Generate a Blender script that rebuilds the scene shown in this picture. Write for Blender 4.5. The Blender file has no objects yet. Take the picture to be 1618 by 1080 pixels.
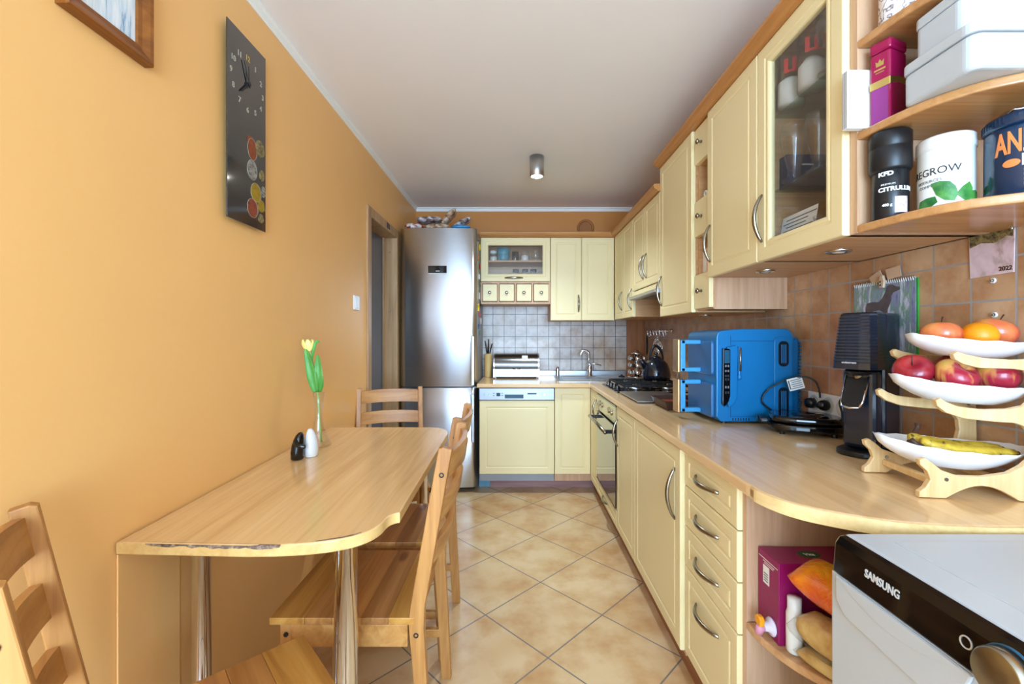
import bpy, bmesh, math, random
from mathutils import Vector, Matrix
random.seed(11)
SC = bpy.context.scene
COL = SC.collection
PI = math.pi
V = Vector

# ------------------------------------------------------------------ materials
def lin(c):
    c = c / 255.0
    return c / 12.92 if c <= 0.04045 else ((c + 0.055) / 1.055) ** 2.4
def rgb(r, g, b):
    return (lin(r), lin(g), lin(b), 1.0)

def new_mat(name):
    m = bpy.data.materials.new(name)
    m.use_nodes = True
    nt = m.node_tree
    b = nt.nodes['Principled BSDF']
    return m, nt, b

def coords(nt, scale=(1, 1, 1), loc=(0, 0, 0), rot=(0, 0, 0)):
    tc = nt.nodes.new('ShaderNodeTexCoord')
    mp = nt.nodes.new('ShaderNodeMapping')
    mp.inputs['Scale'].default_value = scale
    mp.inputs['Location'].default_value = loc
    mp.inputs['Rotation'].default_value = rot
    nt.links.new(tc.outputs['Object'], mp.inputs['Vector'])
    return mp.outputs['Vector']

def noise(nt, vec, scale, detail=3.0, rough=0.5, dist=0.0):
    n = nt.nodes.new('ShaderNodeTexNoise')
    n.inputs['Scale'].default_value = scale
    n.inputs['Detail'].default_value = detail
    n.inputs['Roughness'].default_value = rough
    n.inputs['Distortion'].default_value = dist
    nt.links.new(vec, n.inputs['Vector'])
    return n.outputs['Fac']

def ramp(nt, fac, stops):
    r = nt.nodes.new('ShaderNodeValToRGB')
    e = r.color_ramp.elements
    while len(e) < len(stops):
        e.new(0.5)
    for i, (p, c) in enumerate(stops):
        e[i].position = p
        e[i].color = c
    nt.links.new(fac, r.inputs['Fac'])
    return r.outputs['Color']

def mixc(nt, fac, a, b, mode='MIX'):
    m = nt.nodes.new('ShaderNodeMix')
    m.data_type = 'RGBA'
    m.blend_type = mode
    for sock, v in ((m.inputs[0], fac), (m.inputs[6], a), (m.inputs[7], b)):
        if hasattr(v, 'is_output'):
            nt.links.new(v, sock)
        else:
            sock.default_value = v
    return m.outputs[2]

def bump(nt, b, h, strength=0.2, dist=0.002):
    n = nt.nodes.new('ShaderNodeBump')
    n.inputs['Strength'].default_value = strength
    n.inputs['Distance'].default_value = dist
    nt.links.new(h, n.inputs['Height'])
    nt.links.new(n.outputs['Normal'], b.inputs['Normal'])

def setp(b, rough=0.5, metal=0.0, spec=0.5, coat=0.0, trans=0.0, ior=1.45):
    b.inputs['Roughness'].default_value = rough
    b.inputs['Metallic'].default_value = metal
    b.inputs['Specular IOR Level'].default_value = spec
    b.inputs['Coat Weight'].default_value = coat
    b.inputs['Coat Roughness'].default_value = 0.08
    b.inputs['Transmission Weight'].default_value = trans
    b.inputs['IOR'].default_value = ior

def plain(name, c, rough=0.5, metal=0.0, spec=0.5, coat=0.0, var=0.06, nscale=6.0, bmp=0.0, trans=0.0, ior=1.45):
    m, nt, b = new_mat(name)
    setp(b, rough, metal, spec, coat, trans, ior)
    c = rgb(*c)
    v = coords(nt)
    f = noise(nt, v, nscale)
    lo = tuple(max(0.0, x * (1 - var)) for x in c[:3]) + (1,)
    hi = tuple(min(1.0, x * (1 + var)) for x in c[:3]) + (1,)
    nt.links.new(ramp(nt, f, [(0.3, lo), (0.7, hi)]), b.inputs['Base Color'])
    if bmp:
        bump(nt, b, noise(nt, v, nscale * 12), bmp)
    return m

def wood(name, dark, mid, light, axis='y', rough=0.35, fine=1.0, bands=1.0, coat=0.0, knots=False):
    m, nt, b = new_mat(name)
    setp(b, rough, 0, 0.5, coat)
    s = {'x': (1.3, 22, 22), 'y': (22, 1.3, 22), 'z': (22, 22, 1.3)}[axis]
    v = coords(nt, tuple(k * fine for k in s))
    f1 = noise(nt, v, 1.4 * bands, 4.0, 0.6, 0.6)
    s2 = {'x': (3, 90, 90), 'y': (90, 3, 90), 'z': (90, 90, 3)}[axis]
    f2 = noise(nt, coords(nt, tuple(k * fine for k in s2)), 1.6, 2.0)
    c1 = ramp(nt, f1, [(0.28, rgb(*dark)), (0.5, rgb(*mid)), (0.75, rgb(*light))])
    c2 = ramp(nt, f2, [(0.3, (0.88, 0.865, 0.85, 1)), (0.65, (1, 1, 1, 1))])
    col = mixc(nt, 0.55, c1, c2, 'MULTIPLY')
    if knots:
        vo = nt.nodes.new('ShaderNodeTexVoronoi')
        vo.inputs['Scale'].default_value = 1.0
        ks = {'x': (3.2, 8, 8), 'y': (8, 3.2, 8), 'z': (8, 8, 3.2)}[axis]
        nt.links.new(coords(nt, ks, (0.37, 0.21, 0.53)), vo.inputs['Vector'])
        kf = ramp(nt, vo.outputs['Distance'], [(0.07, (0.30, 0.17, 0.09, 1)), (0.16, (1, 1, 1, 1))])
        col = mixc(nt, 0.8, col, kf, 'MULTIPLY')
    nt.links.new(col, b.inputs['Base Color'])
    bump(nt, b, f2, 0.06, 0.0006)
    return m

def metal(name, c, rough=0.25, axis=None, var=0.05):
    m, nt, b = new_mat(name)
    setp(b, rough, 1.0)
    b.inputs['Base Color'].default_value = rgb(*c)
    s = {'x': (2, 300, 300), 'z': (300, 300, 2), 'y': (300, 2, 300), None: (8, 8, 8)}[axis]
    f = noise(nt, coords(nt, s), 1.0, 2.0)
    cc = rgb(*c)
    nt.links.new(ramp(nt, f, [(0.3, tuple(x * (1 - var) for x in cc[:3]) + (1,)), (0.7, cc)]), b.inputs['Base Color'])
    if axis:
        bump(nt, b, f, 0.04, 0.0003)
    return m

def tiles(name, pitch, mapping_rot, mapping_loc, c1, c2, stain, grout, rough, mortar=0.0022, stain_scale=5.0, extra=None, bmp=0.25):
    m, nt, b = new_mat(name)
    setp(b, rough, 0, 0.5)
    v = coords(nt, (1, 1, 1), mapping_loc, mapping_rot)
    br = nt.nodes.new('ShaderNodeTexBrick')
    br.offset = 0.0
    br.squash = 1.0
    br.inputs['Scale'].default_value = 1.0
    br.inputs['Brick Width'].default_value = pitch
    br.inputs['Row Height'].default_value = pitch
    br.inputs['Mortar Size'].default_value = mortar
    br.inputs['Mortar Smooth'].default_value = 0.1
    br.inputs['Bias'].default_value = 0.0
    br.inputs['Color1'].default_value = rgb(*c1)
    br.inputs['Color2'].default_value = rgb(*c2)
    br.inputs['Mortar'].default_value = rgb(*grout)
    nt.links.new(v, br.inputs['Vector'])
    f = noise(nt, coords(nt), stain_scale, 4.0, 0.6)
    st = ramp(nt, f, [(0.42, (1, 1, 1, 1)), (0.72, rgb(*stain))])
    col = mixc(nt, 0.9, br.outputs['Color'], st, 'MULTIPLY')
    if extra:
        sc, cc, lo, hi = extra
        f3 = noise(nt, coords(nt), sc, 2.0)
        col = mixc(nt, ramp(nt, f3, [(lo, (0, 0, 0, 1)), (hi, (1, 1, 1, 1))]), col, rgb(*cc), 'MULTIPLY')
    # keep the grout its own colour
    col = mixc(nt, br.outputs['Fac'], col, rgb(*grout))
    nt.links.new(col, b.inputs['Base Color'])
    inv = nt.nodes.new('ShaderNodeMath')
    inv.operation = 'SUBTRACT'
    inv.inputs[0].default_value = 1.0
    nt.links.new(br.outputs['Fac'], inv.inputs[1])
    bump(nt, b, inv.outputs[0], bmp, 0.002)
    return m

def glass(name, c=(245, 250, 250), rough=0.0, ior=1.45):
    m, nt, b = new_mat(name)
    setp(b, rough, 0, 0.5, 0, 1.0, ior)
    b.inputs['Base Color'].default_value = rgb(*c)
    return m

def thin_glass(name, tint=(225, 232, 235), refl=0.12):
    m, nt, b = new_mat(name)
    nt.nodes.remove(b)
    out = nt.nodes['Material Output']
    t = nt.nodes.new('ShaderNodeBsdfTransparent')
    t.inputs['Color'].default_value = rgb(*tint)
    g = nt.nodes.new('ShaderNodeBsdfGlossy')
    g.inputs['Roughness'].default_value = 0.02
    mx = nt.nodes.new('ShaderNodeMixShader')
    lw = nt.nodes.new('ShaderNodeLayerWeight')
    lw.inputs['Blend'].default_value = 0.5
    pw = nt.nodes.new('ShaderNodeMath')
    pw.operation = 'POWER'
    pw.inputs[1].default_value = 4.0
    nt.links.new(lw.outputs['Facing'], pw.inputs[0])
    ad = nt.nodes.new('ShaderNodeMath')
    ad.operation = 'MULTIPLY_ADD'
    ad.inputs[1].default_value = 0.5
    ad.inputs[2].default_value = refl * 0.4
    nt.links.new(pw.outputs[0], ad.inputs[0])
    nt.links.new(ad.outputs[0], mx.inputs[0])
    nt.links.new(t.outputs[0], mx.inputs[1])
    nt.links.new(g.outputs[0], mx.inputs[2])
    nt.links.new(mx.outputs[0], out.inputs['Surface'])
    return m

def emit(name, c, s):
    m, nt, b = new_mat(name)
    b.inputs['Base Color'].default_value = rgb(*c)
    b.inputs['Emission Color'].default_value = rgb(*c)
    b.inputs['Emission Strength'].default_value = s
    return m

def blotch(name, stops, scale=8.0, rough=0.4, stretch=(1, 1, 1), detail=4.0, spec=0.5, coat=0.0, dist=0.4, bmp=0):
    m, nt, b = new_mat(name)
    setp(b, rough, 0, spec, coat)
    f = noise(nt, coords(nt, stretch), scale, detail, 0.6, dist)
    nt.links.new(ramp(nt, f, [(p, rgb(*c)) for p, c in stops]), b.inputs['Base Color'])
    if bmp:
        bump(nt, b, noise(nt, coords(nt), bmp, 3.0, 0.6, 1.5), 0.8, 0.008)
    return m

M = {}
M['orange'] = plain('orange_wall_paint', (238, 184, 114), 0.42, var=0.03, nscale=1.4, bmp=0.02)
M['ceiling'] = plain('ceiling_paint', (240, 236, 236), 0.8, var=0.02, nscale=1.0)
M['white'] = plain('white_paint', (236, 234, 228), 0.5, var=0.02)
M['yellow'] = plain('yellow_foil_front', (237, 220, 170), 0.38, var=0.015, nscale=2.0)
M['beech'] = wood('beech_carcass', (184, 138, 94), (204, 158, 112), (216, 172, 126), 'x', 0.4)
M['shelf_wood'] = wood('shelf_board_wood', (168, 116, 68), (190, 138, 86), (206, 156, 104), 'x', 0.22, 0.8, coat=0.2)
M['beech_z'] = wood('beech_panel', (184, 144, 110), (202, 162, 128), (212, 174, 142), 'z', 0.45)
M['crown'] = wood('crown_wood', (172, 116, 60), (190, 132, 74), (204, 148, 88), 'y', 0.35)
M['crown_x'] = wood('crown_wood_across', (172, 116, 60), (190, 132, 74), (204, 148, 88), 'x', 0.35)
M['counter'] = wood('worktop_laminate', (220, 178, 126), (231, 193, 142), (238, 204, 156), 'y', 0.16, 0.7, coat=0.25)
M['counter_x'] = wood('worktop_laminate_across', (220, 178, 126), (231, 193, 142), (238, 204, 156), 'x', 0.16, 0.7, coat=0.25)
M['edge'] = wood('worktop_edge_band', (216, 182, 120), (230, 198, 138), (238, 208, 150), 'y', 0.35)
M['edge_table'] = wood('table_edge_band', (206, 162, 98), (220, 180, 114), (228, 190, 126), 'y', 0.35)
M['table'] = wood('table_laminate', (212, 168, 112), (226, 184, 128), (234, 194, 140), 'y', 0.18, 0.7, coat=0.2)
M['pine'] = wood('pine_chair_wood', (160, 106, 54), (190, 134, 74), (208, 156, 94), 'z', 0.38, 0.8)
M['pine_x'] = wood('pine_slat_wood', (160, 106, 52), (190, 134, 72), (208, 156, 92), 'x', 0.38, 0.8)
M['pine_seat'] = [wood('pine_seat_plank_%s' % n, a, b_, c_, 'x', 0.34, 0.8, knots=True) for n, a, b_, c_ in (
    ('honey', (144, 92, 44), (172, 116, 60), (192, 138, 78)), ('amber', (156, 102, 44), (184, 128, 58), (204, 152, 78)),
    ('brown', (134, 86, 44), (162, 108, 58), (184, 130, 76)), ('tan', (156, 100, 50), (188, 128, 68), (206, 150, 88)))]
M['bamboo'] = wood('bamboo_frame', (216, 178, 122), (230, 196, 142), (240, 210, 160), 'z', 0.4, 1.2)
M['oak'] = wood('oak_door_frame', (158, 122, 84), (182, 144, 102), (198, 164, 122), 'z', 0.45)
M['picwood'] = wood('picture_frame_wood', (104, 54, 14), (134, 76, 24), (156, 94, 36), 'y', 0.35)
M['steel'] = metal('brushed_steel', (196, 198, 202), 0.24, 'z')
def aniso(name, c, rough=.3, an=.85):
    m, nt, b = new_mat(name)
    setp(b, rough, 1.0)
    cc = rgb(*c)
    f = noise(nt, coords(nt, (3, 3, 260)), 1.0, 2.0)
    nt.links.new(ramp(nt, f, [(0.3, tuple(x * .95 for x in cc[:3]) + (1,)), (0.7, cc)]), b.inputs['Base Color'])
    b.inputs['Anisotropic'].default_value = an
    b.inputs['Anisotropic Rotation'].default_value = 0.25
    tg_ = nt.nodes.new('ShaderNodeTangent')
    tg_.direction_type = 'RADIAL'
    tg_.axis = 'Z'
    nt.links.new(tg_.outputs[0], b.inputs['Tangent'])
    return m
M['fridge_steel'] = aniso('brushed_fridge_steel', (214, 216, 220), .34)
M['steel_x'] = metal('brushed_steel_panel', (146, 148, 155), 0.36, 'x')
M['chrome'] = metal('chrome', (230, 230, 232), 0.04)
M['satin'] = metal('satin_nickel', (160, 154, 140), 0.25)
M['bin'] = metal('bread_bin_steel', (112, 110, 108), 0.22, 'x')
M['alu'] = metal('aluminium', (196, 198, 200), 0.35, 'x')
M['grey_plastic'] = plain('grey_side_panel', (150, 152, 156), 0.45)
M['black'] = plain('black_plastic', (16, 17, 20), 0.3)
M['black_gloss'] = plain('black_gloss', (10, 10, 12), 0.06, coat=0.3)
M['black_satin'] = plain('black_satin', (20, 22, 26), 0.35)
M['cast'] = plain('cast_iron', (22, 22, 24), 0.55)
M['dark_glass'] = plain('oven_glass', (26, 24, 22), 0.04, spec=0.9, coat=1.0)
M['oven_steel'] = metal('oven_panel_steel', (206, 200, 176), 0.22, 'y')
M['fridge_side'] = plain('fridge_side', (138, 140, 144), 0.4)
M['white_gloss'] = plain('white_gloss', (224, 224, 224), 0.12, coat=0.3, var=0.01)
M['white_enamel'] = plain('white_enamel', (190, 195, 200), 0.3, var=0.01)
M['ceramic'] = plain('white_ceramic', (244, 244, 246), 0.18, var=0.01)
M['paper'] = plain('white_paper', (238, 240, 242), 0.7, var=0.03)
M['ink'] = plain('dark_ink', (40, 42, 48), 0.6)
M['grey_ink'] = plain('grey_ink', (110, 114, 122), 0.6)
M['white_ink'] = plain('white_print', (240, 240, 238), 0.5)
M['silver_ink'] = plain('silver_print', (206, 206, 206), 0.35)
M['gold'] = metal('gold_print', (222, 204, 130), 0.35)
M['fryer'] = plain('blue_matt_shell', (14, 108, 166), 0.34, var=0.03)
M['fryer_front'] = plain('blue_grey_drawer', (46, 102, 158), 0.32, var=0.03)
M['fryer_dark'] = plain('dark_slot', (14, 24, 36), 0.4)
M['fryer_handle'] = plain('blue_handle', (62, 152, 208), 0.35)
M['warm'] = metal('grip_orange_reflection', (206, 170, 124), 0.3)  # silver grip with the orange it reflects put into the metal colour
M['floor'] = None
M['glass'] = glass('clear_glass')
M['pane'] = thin_glass('cabinet_pane', (250, 251, 251), 0.10)
M['thin'] = thin_glass('thin_glassware', (252, 253, 253), 0.14)
M['film'] = thin_glass('plastic_film', (248, 249, 250), 0.12)
M['shelf_glass'] = thin_glass('glass_shelf', (236, 246, 240), 0.14)
M['magenta'] = plain('magenta_card', (140, 16, 84), 0.3, var=0.05)
M['purple'] = plain('purple_tin', (140, 56, 128), 0.25, var=0.08)
M['crimson'] = plain('crimson_tin', (150, 14, 66), 0.22, var=0.05)
M['leafgreen'] = plain('tulip_leaf', (84, 152, 64), 0.4, var=0.15, nscale=20)
M['green'] = plain('leaf_green', (60, 150, 60), 0.4, var=0.15, nscale=20)
M['dgreen'] = plain('dark_green_print', (20, 84, 48), 0.4)
M['petal'] = blotch('tulip_petal', [(0.3, (250, 226, 60)), (0.6, (252, 240, 150))], 14, 0.45, (1, 1, 0.3))
M['stem'] = plain('tulip_stem', (140, 186, 96), 0.45)
M['apple'] = blotch('red_apple_skin', [(0.26, (216, 130, 70)), (0.40, (176, 50, 48)), (0.55, (140, 22, 40)), (0.8, (92, 10, 34))], 9, 0.22, (1, 1, 0.35), coat=0.2)
M['apple_pale'] = blotch('yellow_red_apple_skin', [(0.34, (214, 200, 92)), (0.47, (220, 160, 84)), (0.52, (170, 40, 58)), (0.8, (120, 18, 48))], 9, 0.22, (1, 1, 0.4), coat=0.2)
M['apple_orange'] = blotch('orange_red_apple_skin', [(0.30, (240, 196, 110)), (0.48, (226, 128, 74)), (0.7, (190, 60, 52))], 9, 0.22, (1, 1, 0.4), coat=0.2)
M['orange_fruit'] = plain('orange_peel', (240, 150, 24), 0.38, var=0.08, nscale=30, bmp=0.2)
M['banana'] = blotch('ripe_banana_skin', [(0.34, (70, 50, 18)), (0.40, (190, 156, 44)), (0.6, (222, 190, 66)), (0.8, (206, 180, 84))], 40, 0.45, (1, 1, 1), 6.0)
M['bread'] = blotch('bread_crust', [(0.3, (186, 132, 60)), (0.5, (236, 202, 132)), (0.75, (248, 234, 192))], 9, 0.55)
M['orange_bag'] = blotch('orange_printed_bag', [(0.3, (240, 196, 60)), (0.45, (232, 140, 24)), (0.6, (214, 70, 40)), (0.72, (150, 140, 40))], 5, 0.2, coat=0.5, bmp=24)
M['bag_red'] = blotch('red_white_bag', [(0.36, (226, 214, 206)), (0.46, (196, 176, 168)), (0.52, (164, 66, 44)), (0.68, (112, 56, 40))], 20, 0.35, coat=0.3, bmp=24)
M['bag_white'] = blotch('white_printed_bag', [(0.40, (96, 72, 66)), (0.47, (168, 150, 146)), (0.55, (206, 200, 202)), (0.7, (224, 220, 220))], 22, 0.4, bmp=24)
M['bag_beige'] = blotch('beige_printed_bag', [(0.38, (120, 84, 60)), (0.45, (186, 146, 112)), (0.54, (206, 186, 166)), (0.62, (160, 172, 150)), (0.72, (130, 70, 50))], 20, 0.4, bmp=24)
M['bag_blue'] = blotch('blue_bag', [(0.35, (16, 108, 176)), (0.6, (40, 150, 210)), (0.72, (220, 230, 236))], 12, 0.3, coat=0.3, bmp=24)
M['foil'] = metal('crumpled_foil', (200, 200, 204), 0.22)
M['teal'] = plain('teal_mug', (84, 150, 168), 0.3)
M['coffee'] = blotch('dark_beans', [(0.3, (40, 24, 16)), (0.6, (96, 60, 40))], 60, 0.5)
M['brown_dark'] = plain('dark_brown', (70, 44, 34), 0.5)
M['powder'] = plain('white_powder', (238, 234, 228), 0.8)
M['red_lid'] = plain('red_lid', (196, 40, 34), 0.35)
M['navy'] = plain('navy_box', (30, 40, 84), 0.4)
M['plinth'] = wood('plinth_board', (150, 108, 104), (172, 128, 122), (186, 144, 136), 'x', 0.4)
M['plinth_r'] = wood('plinth_board_brown', (136, 84, 50), (158, 102, 64), (172, 118, 78), 'y', 0.4)
M['tape'] = blotch('blue_tape', [(0.3, (92, 150, 178)), (0.7, (126, 176, 196))], 20, 0.5, (8, 8, 1))
M['door_leaf'] = plain('grey_blue_door', (96, 106, 124), 0.22, var=0.02)
M['vent'] = plain('vent_brown', (160, 98, 40), 0.5)
M['clockface'] = blotch('slate_print', [(0.3, (34, 34, 34)), (0.6, (52, 50, 48)), (0.8, (64, 62, 58))], 5, 0.05, coat=1.0)
M['numeral'] = plain('pale_numeral', (176, 168, 148), 0.5)
M['gold_num'] = plain('yellow_numeral', (190, 160, 60), 0.5)
M['paprika'] = blotch('paprika_print', [(0.3, (150, 70, 30)), (0.7, (110, 46, 20))], 60, 0.4)
M['salt'] = blotch('grey_seed_print', [(0.35, (70, 66, 62)), (0.6, (160, 152, 142))], 120, 0.4)
M['turmeric'] = blotch('turmeric_print', [(0.3, (170, 138, 24)), (0.7, (134, 104, 20))], 70, 0.4)
M['chilli'] = blotch('chilli_print', [(0.3, (100, 34, 22)), (0.5, (150, 70, 44)), (0.7, (80, 26, 18))], 110, 0.4)
M['herbs'] = blotch('herb_print', [(0.35, (60, 54, 34)), (0.6, (150, 130, 84))], 120, 0.4)
M['photo_forest'] = blotch('forest_photo', [(0.25, (80, 82, 112)), (0.40, (146, 148, 184)), (0.50, (112, 152, 124)), (0.58, (196, 198, 222)), (0.8, (244, 245, 250))], 18, 0.3, (1, 2.6, 0.6), 5.0)
M['dog'] = plain('grey_dog_print', (92, 82, 84), 0.4, var=0.2, nscale=40)
M['photo_pink'] = blotch('faded_pink_photo', [(0.3, (150, 130, 110)), (0.45, (216, 190, 196)), (0.65, (232, 214, 218)), (0.8, (200, 160, 170))], 14, 0.4)
M['sketch'] = blotch('blue_sketch_print', [(0.34, (96, 140, 176)), (0.44, (196, 210, 220)), (0.7, (230, 232, 232))], 12, 0.3, (1, 6, 0.8), 4.0)
M['kraft'] = plain('kraft_paper', (206, 176, 146), 0.6, var=0.1)
M['chip'] = blotch('chipped_particleboard', [(0.3, (70, 54, 48)), (0.5, (120, 96, 84)), (0.7, (206, 180, 140))], 50, 0.8, (1, 1, 1))
M['label_white'] = plain('label_white', (236, 238, 236), 0.35, var=0.02)
M['tub_white'] = plain('tub_white', (232, 236, 234), 0.25, var=0.02, coat=0.2)
M['tub_blue'] = plain('tub_midnight_blue', (14, 46, 76), 0.16, coat=0.4)
M['tub_black'] = plain('tub_black', (20, 24, 30), 0.28)
M['orange_print'] = plain('orange_print', (226, 136, 74), 0.4)
M['leaf_print'] = blotch('leaf_print', [(0.35, (24, 100, 50)), (0.6, (90, 160, 70)), (0.8, (150, 190, 90))], 14, 0.35)
M['tap_orange'] = plain('orange_tap', (240, 160, 30), 0.4)
M['tap_pink'] = plain('pink_tap', (206, 140, 160), 0.4)
M['tap_white'] = plain('milky_plastic', (222, 214, 232), 0.35)
M['pattern'] = blotch('patterned_paper', [(0.44, (232, 224, 222)), (0.5, (90, 70, 80)), (0.56, (232, 224, 222))], 60, 0.5, (1, 1, 1), 1.0)
M['hood_dark'] = plain('hood_underside', (90, 88, 84), 0.4)
M['lamp_glow'] = emit('lamp_glow', (255, 250, 236), 30.0)
M['bezel'] = metal('downlight_bezel', (190, 186, 178), 0.2)
M['bulb'] = plain('frosted_bulb', (216, 214, 208), 0.2)
M['soda'] = plain('soda_maker_shell', (20, 34, 50), 0.26, coat=0.5)  # black shell, bluish sky sheen put into the base colour
M['display'] = plain('dark_blue_display', (40, 84, 110), 0.15)
M['magnet'] = {n: plain('magnet_%s' % n, c, 0.4) for n, c in dict(red=(176, 40, 36), yellow=(226, 186, 40), blue=(40, 80, 140), green=(60, 110, 70), white=(220, 216, 206), brown=(110, 74, 50), orange=(214, 120, 40), black=(36, 36, 40)).items()}

H = 1.22
XL, XR, YB, ZC = -0.9414, 1.1955, 4.087, 2.429
YF = -2.30                                         # wall behind the photographer

M['floor'] = tiles('floor_tiles', 0.3623, (0, 0, -PI / 4), tuple(-(Matrix.Rotation(-PI / 4, 3, 'Z') @ V((0.120, 2.1735, 0)))),
                   (226, 198, 156), (220, 190, 146), (226, 194, 158), (128, 120, 112), 0.22, 0.003, 5.0, (2.2, (236, 214, 186), 0.45, 0.75), 0.3)
TP = 0.1042
M['tile_right'] = tiles('brown_wall_tiles', TP, (0, PI / 2, PI / 2), (0, 0, 0), (212, 178, 142), (200, 162, 124), (222, 196, 172), (160, 158, 156), 0.3, 0.0026, 14.0, (3.0, (216, 190, 166), 0.4, 0.7), 0.5)
M['tile_back'] = tiles('grey_wall_tiles', TP, (PI / 2, 0, 0), (0, 0, 0), (226, 216, 210), (216, 206, 200), (214, 198, 184), (104, 96, 90), 0.3, 0.0026, 12.0, (2.5, (226, 196, 164), 0.5, 0.75), 0.5)

def fix_tile(m, u0, v0, plane):
    # plane coordinates straight from object space: right wall uses (y, z), back wall (x, z)
    nt = m.node_tree
    mp = [n for n in nt.nodes if n.type == 'MAPPING'][0]
    tc = [n for n in nt.nodes if n.type == 'TEX_COORD'][0]
    br = [n for n in nt.nodes if n.type == 'TEX_BRICK'][0]
    sp = nt.nodes.new('ShaderNodeSeparateXYZ')
    cb = nt.nodes.new('ShaderNodeCombineXYZ')
    ad = nt.nodes.new('ShaderNodeVectorMath')
    ad.operation = 'ADD'
    ad.inputs[1].default_value = (-u0 + TP * 100, -v0 + TP * 100, 0)
    nt.links.new(tc.outputs['Object'], sp.inputs[0])
    nt.links.new(sp.outputs['Y' if plane == 'yz' else 'X'], cb.inputs['X'])
    nt.links.new(sp.outputs['Z'], cb.inputs['Y'])
    nt.links.new(cb.outputs[0], ad.inputs[0])
    for l in list(br.inputs['Vector'].links):
        nt.links.remove(l)
    nt.links.new(ad.outputs[0], br.inputs['Vector'])
fix_tile(M['tile_right'], 1.9815, 1.415, 'yz')
fix_tile(M['tile_back'], 0.9264, 1.431, 'xz')

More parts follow.
